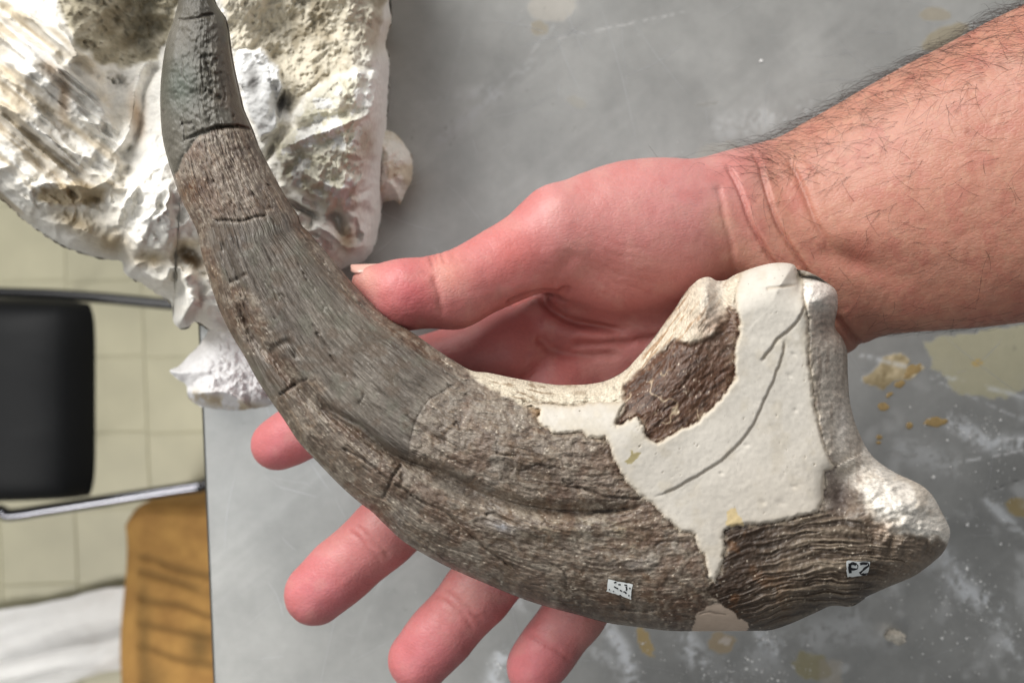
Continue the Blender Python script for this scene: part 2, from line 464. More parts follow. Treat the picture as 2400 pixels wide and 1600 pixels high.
def pad(cx, cy, hx, hy, z0, h, n=36, m=44):
    u = np.linspace(-1, 1, n); w = np.linspace(-1, 1, m)
    U, W_ = np.meshgrid(u, w, indexing='ij')
    ex_ = 7.0
    top = (np.clip(1 - np.abs(U) ** ex_, 0, 1) * np.clip(1 - np.abs(W_) ** ex_, 0, 1)) ** 0.35
    q = 1 - 0.03 * (np.abs(W_) ** 8); q2 = 1 - 0.05 * (np.abs(U) ** 8)
    X = cx + hx * U * q; Y = cy + hy * W_ * q2
    dent = 0.004 * fbm(U * 3 + 5, W_ * 3, 3, 2)
    Zt = z0 + h * top + dent * top; Zb = z0 - 0.2 * h * top
    Vt = np.stack([X, Y, Zt], -1).reshape(-1, 3); Vb = np.stack([X, Y, Zb], -1).reshape(-1, 3)
    return np.vstack([Vt, Vb]), np.vstack([grid_faces(n, m, flip=True), grid_faces(n, m, n * m)])
pr = px2w(219, 940, SZ + 0.004); pt = px2w(0, 700, SZ + 0.004); pbm = px2w(0, 1174, SZ + 0.004)
hx = 0.17
V, F = pad(float(pr[0]) - hx, float(pt[1] + pbm[1]) / 2, hx, float(pt[1] - pbm[1]) / 2, SZ, 0.042)
mesh_obj("seat_pad", V, F, M_BLACK, stool)
def pxs(l, z): return [px2w(a, b, z) for a, b in l]
V, F = tube(catmull(pxs([(-400, 672), (0, 686), (120, 690), (250, 699), (390, 712), (520, 722)], SZ - 0.012), 6), 0.0052)
mesh_obj("frame_tube", V, F, M_DARKTUBE, stool)
low = catmull(pxs([(-420, 1240), (-40, 1196), (20, 1206), (120, 1192), (250, 1172), (380, 1152), (478, 1138)], SZ - 0.012), 6)
V, F = tube(low, 0.0056, 12); mesh_obj("frame_tube", V, F, M_CHROME, stool)
for a, b in ((470, 722), (470, 1139), (-400, 1238), (-390, 673)):
    q = px2w(a, b, SZ - 0.014); s0 = q.copy(); s1 = np.array([q[0], q[1], FZ + 0.004])
    V, F = tube([s0, (s0 + s1) / 2, s1], 0.0055); mesh_obj("leg", V, F, M_CHROME, stool)

# ------------------------------------------------------------------ orange padded mat leaning under the table edge, and the white sheet
OZ = FZ + 0.16
nx_, ny_ = 120, 220
u = np.linspace(0, 1, nx_); w = np.linspace(0, 1, ny_)
U, W_ = np.meshgrid(u, w, indexing='ij')
left = 293 + 6 * np.sin(W_ * 9) - 10 * W_; right = 800
X = left + (right - left) * U
Y = 1176 + 640 * W_ + 20 * (U - .1)
Y = Y + 70 * np.clip(1 - (X - 288) / 60, 0, 1) ** 2 * (1 - W_) ** 8
edge = np.clip(np.minimum(np.minimum(U * 18, W_ * 22), np.minimum((1 - U) * 18, (1 - W_) * 22)), 0, 1)
seam = np.zeros_like(U)
slant = Y - 0.27 * (X - 300)
for s0 in (1300, 1336, 1388, 1446, 1510, 1600, 1680, 1760):
    wv = 7 + 5 * vn(X / 40, Y / 40, 2)
    seam = np.maximum(seam, np.exp(-((slant - s0 + 14 * (vn(X / 70, Y * 0 + s0, 3) - .5)) / wv) ** 2) * sst(.2, .5, vn(X / 60 + s0, Y / 30, 5) + .25) * sst(310, 340, X))
band = np.exp(-((X - 328 - (Y - 1176) * .03) / 16) ** 2) * sst(1290, 1420, Y) * (0.6 + .6 * vn(X / 20, Y / 45, 4))
smud = np.exp(-((X - 468) / 26) ** 2) * np.exp(-((Y - 1515) / 40) ** 2) + .6 * np.exp(-((X - 360) / 34) ** 2) * sst(1520, 1600, Y)
Z = OZ + 0.02 * np.sqrt(edge) - 0.003 * seam - 0.003 * band + 0.010 * (fbm(X / 120, Y / 120, 3, 3) - .5)
cO = np.ones(U.shape + (3,)) * np.array([182, 138, 80.0])
cO += ((fbm(X / 50, Y / 50, 4, 6) - .5) * 46)[..., None] * np.array([1, .9, .5])
for m_, c_, a_ in ((seam, (104, 80, 48), .5), (np.clip(band, 0, 1), (122, 96, 58), .6), (np.clip(smud, 0, 1), (104, 84, 52), .6)):
    cO += (np.array(c_, float) - cO) * (m_ * a_)[..., None]
Vt = px2w(X, Y, Z).reshape(-1, 3); Vb = Vt.copy(); Vb[:, 2] = FZ + 0.005
mat_o = mesh_obj("padded_mat", np.vstack([Vt, Vb]), np.vstack([grid_faces(nx_, ny_, flip=True), grid_faces(nx_, ny_, nx_ * ny_),
      np.array([[i, i + 1, i + 1 + nx_ * ny_, i + nx_ * ny_] for i in range(ny_ - 1)]),
      np.array([[(i + 1) * ny_, i * ny_, i * ny_ + nx_ * ny_, (i + 1) * ny_ + nx_ * ny_] for i in range(nx_ - 1)])]), M_ORANGE, None, np.vstack([lin(cO).reshape(-1, 3)] * 2))
tag(mat_o, "worn orange padded bundle with dark grid seams lying on the floor tiles", "cushion")

nx_, ny_ = 130, 110
U, W_ = np.meshgrid(np.linspace(0, 1, nx_), np.linspace(0, 1, ny_), indexing='ij')
X = -260 + 590 * U
Y = 1478 - 112 * U + W_ * (230 - 40 * U) + 8 * (vn(U * 14, W_ * 0 + 2, 3) - .5)
sl = (Y + 0.24 * X)
fold = fbs(X / 240, sl / 60, 2, 4); ridge = 1 - np.abs(fbs(X / 300 + 9, sl / 75, 2, 7) - .5) * 2
Z = FZ + 0.007 + 0.022 * fold + 0.016 * ridge ** 3 + 0.005 * fbm(X / 40, Y / 40, 3, 2)
sheet = mesh_obj("plastic_sheet", px2w(X, Y, Z).reshape(-1, 3), grid_faces(nx_, ny_, flip=True), M_SHEET)
sm = sheet.modifiers.new("thickness", 'SOLIDIFY'); sm.thickness = 0.0006; sm.offset = 1
tag(sheet, "crumpled white plastic sheet lying on the floor tiles", "sheet")

# ------------------------------------------------------------------ plaster-jacketed rock block on the table
def ray_outline(pts, c, th):
    p = np.asarray(pts, float) - np.asarray(c, float)
    q = np.roll(p, -1, axis=0)
    R = np.zeros(len(th))
    for i, t in enumerate(th):
        dx, dy = math.cos(t), math.sin(t)
        e = q - p
        den = dx * e[:, 1] - dy * e[:, 0]
        den = np.where(np.abs(den) < 1e-9, 1e-9, den)
        r = (p[:, 0] * e[:, 1] - p[:, 1] * e[:, 0]) / den
        s_ = (p[:, 0] * dy - p[:, 1] * dx) / den
        ok = (s_ >= 0) & (s_ <= 1) & (r > 0)
        R[i] = r[ok].max() if ok.any() else 1
    return R

def polar_grid(outline, c, nT, nR, smooth=True, frill=0.0, seed=0):
    o = catmull(list(outline) + [outline[0]], 6)[:-1] if smooth else np.asarray(outline, float)
    th = np.linspace(0, 2 * math.pi, nT, endpoint=False)
    R = ray_outline(o, c, th)
    if frill:
        R = R + frill * (fbm(np.cos(th) * R / 14 + 50 + seed, np.sin(th) * R / 14 + 50, 4, seed) - .5) * 2
    tau = np.linspace(0, 1, nR); rho = 1 - (1 - tau) ** 1.25; rho[0] = 0.004
    X = c[0] + np.cos(th)[:, None] * R[:, None] * rho; Y = c[1] + np.sin(th)[:, None] * R[:, None] * rho
    return o, X, Y

def polar_faces(nT, nR):
    i = np.arange(nT)[:, None]; j = np.arange(nR - 1)[None, :]
    a = i * nR + j; b = ((i + 1) % nT) * nR + j
    return np.stack([a, b, b + 1, a + 1], -1).reshape(-1, 4)[:, ::-1]

def close_under(X, Y, Z, zb, c, inset=0.06, n=6, roll=0.0):
    """extra columns that carry the rim down and inwards to the height zb"""
    cols = [(X, Y, Z)]
    xe_, ye_, ze_ = X[:, -1], Y[:, -1], Z[:, -1]
    for k_ in range(1, n + 1):
        t = k_ / n
        f = 1 - inset * t ** 1.5 + roll * math.sin(t * math.pi)
        cols.append(((c[0] + (xe_ - c[0]) * f)[:, None], (c[1] + (ye_ - c[1]) * f)[:, None], (ze_ + (zb - ze_) * t)[:, None]))
    return [np.concatenate([q[i] for q in cols], 1) for i in range(3)]

BO = [(-330, -180), (-150, -420), (250, -560), (700, -560), (905, -380), (908, -150), (914, 0), (918, 45), (910, 78), (905, 108), (914, 145), (911, 210), (908, 270), (904, 330), (900, 400), (897, 470),
      (892, 520), (878, 580), (862, 604), (845, 616), (815, 624), (770, 650), (700, 700), (640, 740), (560, 770), (500, 776), (462, 756), (440, 768), (418, 770), (406, 755), (401, 712), (372, 692),
      (325, 662), (292, 642), (283, 613), (250, 609), (200, 596), (150, 578), (100, 547), (60, 520), (30, 492), (0, 466), (-80, 430), (-260, 330)]
BC = (440, 200)
nT, nR = 900, 260
bo, X, Y = polar_grid(BO, BC, nT, nR, frill=7.0, seed=2)
d, _, _ = poly_dist(X, Y, bo, True, 260.0)
def G(cx, cy, sx, sy, rot=0.0):
    c_, s_ = math.cos(rot), math.sin(rot)
    u = ((X - cx) * c_ + (Y - cy) * s_) / sx; v = (-(X - cx) * s_ + (Y - cy) * c_) / sy
    return np.exp(-(u * u + v * v))
wx = X + 26 * (fbm(X / 60, Y / 60, 3, 1) - .5); wy = Y + 26 * (fbm(X / 60 + 9, Y / 60, 3, 2) - .5)
def msk(poly, soft=8.0, jag=14.0, k=3): return 1 - sst(-soft, soft, sdp(X, Y, poly, jag, k, 30.0))
rockA = msk([(130, -600), (420, -600), (425, -30), (405, 60), (372, 140), (330, 152), (280, 160), (222, 142), (178, 100), (165, 60), (120, -40)])
rockB = msk([(505, -600), (880, -600), (900, -30), (897, 60), (885, 140), (860, 175), (790, 178), (745, 195), (705, 232), (684, 275), (650, 240), (622, 170), (592, 120), (550, 116), (530, 60)])
lump = msk([(835, 163), (882, 180), (894, 240), (882, 330), (858, 420), (830, 486), (765, 492), (722, 462), (662, 424), (642, 372), (652, 332), (692, 290), (720, 232), (770, 190)], 12, 12)
chunk = msk([(560, 122), (615, 114), (655, 165), (662, 205), (648, 250), (650, 300), (612, 330), (578, 262), (555, 190)], 6, 8)
stri = msk([(-330, -100), (60, 30), (130, 60), (180, 110), (225, 150), (250, 230), (300, 330), (290, 440), (230, 470), (120, 480), (40, 500), (-200, 420)], 20, 16)
Z = 34 + 42 * (1 - np.exp(-d / 17.0)) - 6 * np.exp(-d / 90.0)
Z += 16 * G(120, 80, 220, 200) + 5 * (fbm(wx / 170, wy / 170, 4, 3) - .5) * 2
Z -= 13 * G(330, 70, 120, 110) + 9 * G(680, 90, 130, 110)
tx_ = X * 0.77 + Y * 0.64; ty_ = -X * 0.64 + Y * 0.77
sridge = fbs(tx_ / 280, ty_ / 40, 2, 5)
Z += stri * 11 * (np.abs(sridge - .5) * -2 + .5) + stri * 2.5 * (fbs(tx_ / 140, ty_ / 15, 2, 8) - .5)
Z += lump * (5 + 9 * G(790, 300, 90, 150)) + 3 * lump * (fbm(X / 22, Y / 22, 4, 7) - .5) * 2
Z += chunk * 5
Z += 10 * G(380, 470, 80, 120) - 6 * G(270, 190, 34, 16, .3) * fbm(X / 12, Y / 12, 3, 2) - 5 * G(660, 242, 18, 30)
Z -= 9 * G(712, 492, 40, 9, .5) + 7 * G(642, 345, 30, 10, -1.0)
Z -= 8 * G(448, 600, 34, 22, .6) + 6 * G(350, 610, 40, 20) + 6 * G(790, 520, 30, 14, 1.2)
Z += 5 * G(450, 690, 16, 70) + 4 * G(330, 560, 16, 60, .5) - 5 * G(420, 690, 12, 40)
fold2 = np.abs(fbm(wx / 46, wy / 46, 3, 9) - .5) * 2
low = sst(330, 480, Y) * (1 - lump)
Z += low * (6 * (.35 - fold2)) + (1 - rockA) * (1 - rockB) * 1.1 * (fbm(X / 18, Y / 18, 3, 10) - .5)
Z += (rockA + rockB) * (5.5 * (fbm(X / 34, Y / 34, 4, 4) - .5) + 1.6 * (fbm(X / 9, Y / 9, 3, 6) - .5))
def ridgeline(pts, h, w):
    global Z
    xx = X + 10 * (fbm(X / 26, Y / 26, 3, 5) - .5); yy2 = Y + 10 * (fbm(X / 26 + 5, Y / 26, 3, 6) - .5)
    dd_, s_, u_ = poly_dist(xx, yy2, catmull(pts, 5), False, w * 7)
    e_ = sst(0, .1, u_) * (1 - sst(.9, 1, u_))
    Z = Z + e_ * h * np.exp(-(dd_ / w)) - e_ * h * .7 * np.exp(-((dd_ - 2.2 * w) / w) ** 2) * (s_ > 0)
for pts, h, w in [([(64, 440), (120, 428), (174, 434), (213, 443), (262, 420)], 6, 10), ([(255, 372), (298, 315), (312, 250), (318, 208), (340, 150), (383, 138)], 5, 9), ([(272, 540), (290, 480), (330, 430)], 5, 12),
                  ([(893, 145), (880, 215), (862, 270), (806, 292), (723, 323), (650, 350)], 5, 10), ([(664, 183), (668, 240), (652, 300)], 4, 8), ([(20, 20), (100, 60), (160, 100), (176, 150)], 5, 10),
                  ([(0, 130), (90, 200), (170, 270), (250, 300)], 6, 14), ([(-20, 230), (80, 300), (160, 350), (230, 380)], 6, 14), ([(880, 480), (868, 540), (850, 600)], 4, 10), ([(300, 600), (340, 640), (400, 660), (460, 640)], 5, 8),
                  ([(430, 640), (440, 700), (425, 760)], 5, 8), ([(700, 400), (760, 430), (820, 440), (860, 410)], 4, 9), ([(50, 500), (120, 520), (200, 540), (270, 590)], 4, 9), ([(740, 520), (790, 560), (830, 600)], 4, 9)]:
    ridgeline(pts, h * .6, w * 1.15)
Z = np.clip(Z, 16, 96)
C = np.ones(X.shape + (3,)) * np.array([226, 223, 216.0])
def bl(m_, c_, a_=1.0):
    global C
    C = C + (np.array(c_, float) - C) * np.clip(m_ * a_, 0, 1)[..., None]
bl(sst(.45, .7, fbm(X / 70, Y / 70, 5, 2)), (218, 210, 194), .5)
bl(stri * sst(.42, .68, fbs(tx_ / 190, ty_ / 24, 2, 2)), (178, 162, 136), .7)
bl(stri * sst(.55, .7, fbs(tx_ / 130 + 4, ty_ / 22, 3, 6)), (220, 215, 206), .8)
bl(rockA, (146, 138, 118), .95); bl(rockB, (196, 188, 170), .92)
bl((rockA + rockB) * sst(.45, .7, fbm(X / 26, Y / 26, 4, 3)), (200, 192, 174), .55)
bl((rockA + rockB) * sst(.55, .75, fbm(X / 50, Y / 50, 4, 8)), (118, 106, 84), .5)
bl(chunk, (222, 222, 221), 1); bl(lump, (212, 207, 190), .9)
bl(lump * sst(.5, .66, fbm(X / 34, Y / 34, 4, 5)), (200, 195, 172), .6)
bl(lump * sst(.5, .62, fbm(X / 24 + 7, Y / 24, 4, 1)), (228, 227, 224), .9)
bl(sst(110, 20, d) * sst(760, 850, X) * sst(90, 160, Y), (230, 228, 224), .9)
bl(G(390, 420, 100, 150), (226, 223, 216), .9)
bl(G(660, 242, 20, 32) + G(592, 190, 12, 30), (112, 110, 108), .9)
bl(G(858, 335, 22, 44), (150, 132, 112), .6)
bl(msk([(100, 440), (190, 425), (250, 445), (240, 470), (150, 480), (90, 470)], 8, 10) + G(175, 520, 60, 24, .4) + G(260, 570, 40, 26) + G(355, 606, 48, 20), (164, 146, 116), .8)  # tan areas and brown shadow patches painted into the plaster
bl(G(448, 606, 34, 20, .6) * sst(.3, .55, fbm(X / 16, Y / 16, 3, 5)), (120, 98, 72), .9); bl(G(440, 570, 40, 14), (196, 176, 140), .6)  # shade of the hollow put into the colour
bl(G(118, 160, 26, 12, .7) + G(150, 230, 14, 50) + G(320, 270, 16, 50, -.2), (150, 120, 90), .6)
bl(sst(40, 70, Y) * G(812, 560, 20, 34), (140, 116, 86), .7)
Xa, Ya, Za = close_under(X, Y, Z, 2.0, BC, 0.03, 8, 0.0)
dz = Za / 1000.0
V = px2w(Xa, Ya, dz).reshape(-1, 3)
nR2 = Xa.shape[1]
Cc = np.concatenate([C, np.repeat(C[:, -1:], nR2 - nR, 1)], 1)
F = polar_faces(nT, nR2)
rk = np.concatenate([rockA + rockB, np.repeat((rockA + rockB)[:, -1:] * 0, nR2 - nR, 1)], 1).ravel()
block = empty("jacketed_rock", tuple(px2w(560, 100, 0.0)))
tag(block, "broken white plaster jacket holding tan rock, overhanging the table edge", "fossil block")
cl_ = lin(np.clip(Cc, 5, 250)).reshape(-1, 3)
isr = rk[F].mean(1) > 0.5
submesh("plaster_shell", V, F, ~isr, M_BLOCK, block, cl_, {})
submesh("rock_matrix", V, F, isr, M_BLOCK, block, cl_, {})

# torn bandage flap below the block and a lump on its right flank
def small_lump(name, out, c, zf, zb, colf, parent, mat, nT=360, nR=70, frill=3.0, seed=4, inset=.2):
    global X, Y
    o, X, Y = polar_grid(out, c, nT, nR, frill=frill, seed=seed)
    d, _, _ = poly_dist(X, Y, o, True, 200.0)
    Z = zf(d); C_ = colf(d)
    Xa, Ya, Za = close_under(X, Y, Z, zb, c, inset, 6)
    Cc = np.concatenate([C_, np.repeat(C_[:, -1:], 6, 1)], 1)
    return mesh_obj(name, px2w(Xa, Ya, Za / 1000).reshape(-1, 3), polar_faces(nT, nR + 6), mat, parent, lin(np.clip(Cc, 5, 250)).reshape(-1, 3))
def zfl(d):
    lip = np.exp(-((Y - 905 - 0.30 * (X - 440) + 12 * np.sin(X / 26)) / 9) ** 2)
    return 13 + 24 * (1 - np.exp(-d / 16)) - 9 * sst(900, 950, Y - .25 * (X - 440)) + 5 * lip + 7 * (fbm(X / 26, Y / 26, 4, 4) - .5) * sst(-20, 30, Y - 870) + 2 * (fbm(X / 9, Y / 9, 3, 7) - .5)
def cfl(d):
    C_ = np.ones(X.shape + (3,)) * np.array([240, 238, 238.0])
    m_ = np.exp(-((Y - 925 - .22 * (X - 440)) / 14) ** 2) * sst(.4, .6, fbm(X / 22, Y / 22, 4, 3))
    C_ += (np.array([192, 172, 138.]) - C_) * (m_ * .8)[..., None]
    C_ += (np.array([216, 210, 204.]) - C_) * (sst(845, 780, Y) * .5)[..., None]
    return C_
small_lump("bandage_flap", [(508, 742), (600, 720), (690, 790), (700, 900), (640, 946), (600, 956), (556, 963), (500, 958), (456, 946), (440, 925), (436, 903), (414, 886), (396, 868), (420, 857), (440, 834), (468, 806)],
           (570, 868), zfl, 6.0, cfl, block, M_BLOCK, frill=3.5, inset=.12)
small_lump("plaster_lump", [(860, 300), (905, 305), (926, 313), (950, 340), (966, 372), (966, 420), (952, 448), (938, 477), (925, 470), (905, 472), (860, 470)], (895, 392),
           lambda d: 22 + 26 * (1 - np.exp(-d / 18)) + 5 * (fbm(X / 22, Y / 22, 4, 2) - .5), 2.0,
           lambda d: np.ones(X.shape + (3,)) * np.array([238, 233, 224.]) - (sst(.5, .7, fbm(X / 40, Y / 40, 4, 2)) * 40)[..., None] * np.array([.6, .8, 1.1]), block, M_BLOCK, seed=7)

# ------------------------------------------------------------------ the hand and forearm: one continuous skin from a distance field
def mm(px, py, z):
    return px2w(px, py, z / 1000.0) * 1000.0

def round_cone(p, a, b, r1, r2):
    a = np.asarray(a, np.float32); b = np.asarray(b, np.float32)
    ba = b - a; l2 = float(ba @ ba); rr = r1 - r2; a2 = l2 - rr * rr; il2 = 1.0 / l2
    pa = p - a; y_ = pa @ ba; z_ = y_ - l2
    x2 = ((pa * l2 - y_[:, None] * ba) ** 2).sum(1); y2 = y_ * y_ * l2; z2 = z_ * z_ * l2
    k_ = np.sign(rr) * rr * rr * x2
    r = (np.sqrt(np.maximum(x2 * a2 * il2, 0)) + y_ * rr) * il2 - r1
    r = np.where(np.sign(z_) * a2 * z2 > k_, np.sqrt(x2 + z2) * il2 - r2, r)
    r = np.where(np.sign(y_) * a2 * y2 < k_, np.sqrt(x2 + y2) * il2 - r1, r)
    return r

def ellipsoid(p, c, axes, rad):
    q = (p - np.asarray(c, np.float32)) @ np.asarray(axes, np.float32).T
    k0 = np.sqrt(((q / rad) ** 2).sum(1)); k1 = np.sqrt(((q / (np.asarray(rad) ** 2)) ** 2).sum(1)) + 1e-6
    return k0 * (k0 - 1) / k1

def smin(a, b, k_):
    h = np.clip(0.5 + 0.5 * (b - a) / k_, 0, 1)
    return b + (a - b) * h - k_ * h * (1 - h)

def frame(d):
    d = np.asarray(d, float); d /= np.linalg.norm(d)
    s_ = np.cross([0, 0, 1], d); s_ /= np.linalg.norm(s_)
    return np.array([d, s_, np.cross(d, s_)])

FINGERS = {   # photo x, photo y, height (mm), radius (mm): knuckle, two joints, tip
    'index':  [(1185, 828, 70, 11.2), (905, 897, 70, 9.6), (745, 990, 66, 8.2), (650, 1041, 62, 7.1)],
    'middle': [(1290, 930, 69, 11.4), (1060, 1108, 73, 9.7), (900, 1248, 74, 9.1), (741, 1388, 72, 8.5)],
    'ring':   [(1400, 1030, 68, 11.0), (1248, 1240, 72, 9.4), (1118, 1390, 74, 8.9), (983, 1543, 73, 8.3)],
    'little': [(1530, 1120, 67, 10.0), (1428, 1308, 71, 8.5), (1345, 1440, 74, 8.0), (1252, 1563, 74, 7.4)]}
METAC = [((1760, 520, 63, 15), (1185, 828, 65, 11.5)), ((1790, 590, 61, 16), (1290, 930, 63, 12)),
         ((1815, 660, 62, 16), (1400, 1030, 62, 12)), ((1845, 720, 65, 16), (1530, 1120, 64, 11.5))]

def hand_sdf(p):
    p = p.astype(np.float32)
    palm = None
    for a, b in METAC:
        d_ = round_cone(p, mm(*a[:3]), mm(*b[:3]), a[3], b[3])
        palm = d_ if palm is None else smin(palm, d_, 9.0)
    fr = frame(mm(1640, 980, 66) - mm(1900, 700, 66))
    palm = smin(palm, ellipsoid(p, mm(1720, 880, 68), fr, np.array([34, 15, 15.])), 8)
    # thenar mass
    fr = frame(mm(1330, 610, 80) - mm(1700, 560, 78))
    then = ellipsoid(p, mm(1495, 560, 77), fr, np.array([27, 19.5, 17.5]))
    then = smin(then, round_cone(p, mm(1690, 510, 74), mm(1315, 552, 84), 15, 11.8), 8)
    palm = smin(palm, then, 4.5)
    # forearm, elliptical and tapering
    A = mm(1790, 590, 70); B = mm(2900, 250, 100)
    fr = frame(B - A); q = (p - A.astype(np.float32)) @ fr.T.astype(np.float32)
    L_ = float(np.linalg.norm(B - A)); t = q[:, 0] / L_
    rw = np.interp(t, [-.1, 0, .10, .22, .40, .57, 1.0], [20, 25.8, 27.2, 30, 34.2, 37.2, 44]).astype(np.float32)
    rt = np.interp(t, [-.1, 0, .10, .22, .40, .57, 1.0], [14, 18.5, 19, 21, 25, 28, 34]).astype(np.float32)
    e = np.sqrt((q[:, 1] / rw) ** 2 + (q[:, 2] / rt) ** 2)
    arm = (e - 1) * np.minimum(rw, rt)
    arm = np.maximum(arm, np.maximum(-q[:, 0] - 2, q[:, 0] - L_))
    # styloid and flexor tendons
    arm = smin(arm, round_cone(p, mm(1830, 560, 80), mm(2200, 480, 90), 7.0, 10.0), 9)
    body = smin(palm, arm, 11)
    # thumb
    th = round_cone(p, mm(1315, 552, 84), mm(1062, 683, 93), 11.0, 8.6)
    th = smin(th, round_cone(p, mm(1062, 683, 93), mm(950, 690, 96), 8.6, 7.9), 3)
    th = smin(th, round_cone(p, mm(950, 690, 96), mm(866, 664, 95), 7.7, 4.3), 3.5)
    th = smin(th, round_cone(p, mm(1008, 618, 91), mm(1030, 625, 91), 2.0, 2.6), 2.0)
    f_ = None
    for ch in FINGERS.values():
        g = None
        for a, b in zip(ch[:-1], ch[1:]):
            d_ = round_cone(p, mm(*a[:3]), mm(*b[:3]), a[3], b[3])
            g = d_ if g is None else smin(g, d_, 1.6)
        a, b = ch[-2], ch[-1]                     # soft pad of the fingertip
        m_ = [a[i] * .32 + b[i] * .68 for i in range(3)]; m_[2] += 1.4
        g = smin(g, ellipsoid(p, mm(*m_), frame(mm(*b[:3]) - mm(*a[:3])), np.array([9.5, b[3] * .93, b[3] * .9])), 3)
        f_ = g if f_ is None else np.minimum(f_, g)
    r = smin(body, f_, 5.0)
    return smin(r, th, 4.0)

def surface_nets(sdf, lo, hi, h, coarse=5):
    lo = np.asarray(lo, float); n = (np.ceil((np.asarray(hi) - lo) / (h * coarse)).astype(int)) * coarse + 1
    nc = (n - 1) // coarse + 1
    g = np.stack(np.meshgrid(*[lo[i] + np.arange(nc[i]) * h * coarse for i in range(3)], indexing='ij'), -1).reshape(-1, 3)
    fc = sdf(g).reshape(nc)
    near = np.abs(fc) < h * coarse * 2.0
    Fv = np.repeat(np.repeat(np.repeat(fc, coarse, 0), coarse, 1), coarse, 2)[:n[0], :n[1], :n[2]].astype(np.float32).copy()
    nm = np.repeat(np.repeat(np.repeat(near, coarse, 0), coarse, 1), coarse, 2)[:n[0], :n[1], :n[2]]
    idx = np.argwhere(nm)
    val = np.empty(len(idx), np.float32)
    for s in range(0, len(idx), 400000):
        val[s:s + 400000] = sdf(lo + idx[s:s + 400000] * h)
    Fv[idx[:, 0], idx[:, 1], idx[:, 2]] = val
    sg = Fv < 0
    cells = np.zeros(tuple(n - 1), np.int8)
    for a in (0, 1):
        for b in (0, 1):
            for c in (0, 1):
                cells += sg[a:n[0] - 1 + a, b:n[1] - 1 + b, c:n[2] - 1 + c]
    act = np.argwhere((cells > 0) & (cells < 8))
    imap = np.full(tuple(n - 1), -1, np.int32); imap[act[:, 0], act[:, 1], act[:, 2]] = np.arange(len(act))
    corners = [(a, b, c) for a in (0, 1) for b in (0, 1) for c in (0, 1)]
    cv = {c: Fv[act[:, 0] + c[0], act[:, 1] + c[1], act[:, 2] + c[2]] for c in corners}
    pos = np.zeros((len(act), 3)); cnt = np.zeros(len(act))
    for c in corners:
        for ax in range(3):
            if c[ax] == 0:
                c2 = list(c); c2[ax] = 1; c2 = tuple(c2)
                fa, fb = cv[c], cv[c2]; m_ = (fa < 0) != (fb < 0)
                t = np.where(m_, fa / np.where(m_, fa - fb, 1), 0)
                q = np.tile(np.array(c, float), (len(act), 1)); q[:, ax] = t
                pos += q * m_[:, None]; cnt += m_
    Vv = lo + (act + pos / cnt[:, None]) * h
    Q = []
    for ax in range(3):
        o1, o2 = (ax + 1) % 3, (ax + 2) % 3
        sl0 = [slice(None)] * 3; sl1 = [slice(None)] * 3
        sl0[ax] = slice(0, -1); sl1[ax] = slice(1, None)
        ed = np.argwhere(sg[tuple(sl0)] != sg[tuple(sl1)])
        ed = ed[(ed[:, o1] > 0) & (ed[:, o2] > 0) & (ed[:, o1] < n[o1] - 1) & (ed[:, o2] < n[o2] - 1)]
        def cell(d1, d2):
            e = ed.copy(); e[:, o1] -= d1; e[:, o2] -= d2
            return imap[e[:, 0], e[:, 1], e[:, 2]]
        q = np.stack([cell(1, 1), cell(0, 1), cell(0, 0), cell(1, 0)], -1)
        fl = ~sg[ed[:, 0], ed[:, 1], ed[:, 2]]
        q[fl] = q[fl][:, ::-1]
        Q.append(q[(q >= 0).all(1)])
    return Vv, np.vstack(Q)

lo = mm(560, 0, 50); lo = np.array([-92.0, -128.0, 44.0]); hi = np.array([158.0, 104.0, 136.0])
HV, HF = surface_nets(hand_sdf, lo, hi, 0.95)
for it in range(2):                                    # light smoothing of the net
    acc = np.zeros_like(HV); cn = np.zeros(len(HV))
    for a, b in ((0, 1), (1, 2), (2, 3), (3, 0)):
        for i_, j_ in ((a, b), (b, a)):
            for c_ in range(3): acc[:, c_] += np.bincount(HF[:, i_], HV[HF[:, j_], c_], len(HV))
            cn += np.bincount(HF[:, i_], minlength=len(HV))
    HV = HV * 0.5 + 0.5 * acc / np.maximum(cn, 1)[:, None]
def catmull_clark(V, Q):
    n = len(V); m = len(Q)
    fp = V[Q].mean(1)
    E = np.sort(np.stack([Q, np.roll(Q, -1, 1)], -1).reshape(-1, 2), 1)
    key = E[:, 0].astype(np.int64) * n + E[:, 1]
    ku, inv = np.unique(key, return_inverse=True)
    e0, e1 = ku // n, ku % n; ne = len(ku)
    cf = np.bincount(inv, minlength=ne).astype(float)
    fr = np.repeat(fp, 4, 0)
    sf = np.stack([np.bincount(inv, fr[:, c], ne) for c in range(3)], 1)
    md = (V[e0] + V[e1]) / 2
    ep = np.where((cf == 2)[:, None], (V[e0] + V[e1] + sf) / (2 + cf)[:, None], md)
    val = np.bincount(e0, minlength=n) + np.bincount(e1, minlength=n)
    nf = np.bincount(Q.ravel(), minlength=n)
    Fs = np.stack([np.bincount(Q.ravel(), fr[:, c], n) for c in range(3)], 1) / np.maximum(nf, 1)[:, None]
    Rs = np.stack([np.bincount(e0, md[:, c], n) + np.bincount(e1, md[:, c], n) for c in range(3)], 1) / np.maximum(val, 1)[:, None]
    vp = np.where((val >= 3)[:, None], (Fs + 2 * Rs + (val - 3)[:, None] * V) / np.maximum(val, 1)[:, None], V)
    ei = inv.reshape(m, 4) + n; fi = np.arange(m) + n + ne
    Q2 = np.concatenate([np.stack([Q[:, k_], ei[:, k_], fi, ei[:, (k_ + 3) % 4]], 1) for k_ in range(4)])
    return np.vstack([vp, ep, fp]), Q2
HV, HF = catmull_clark(HV / 1000.0, HF)
nv = len(HV)
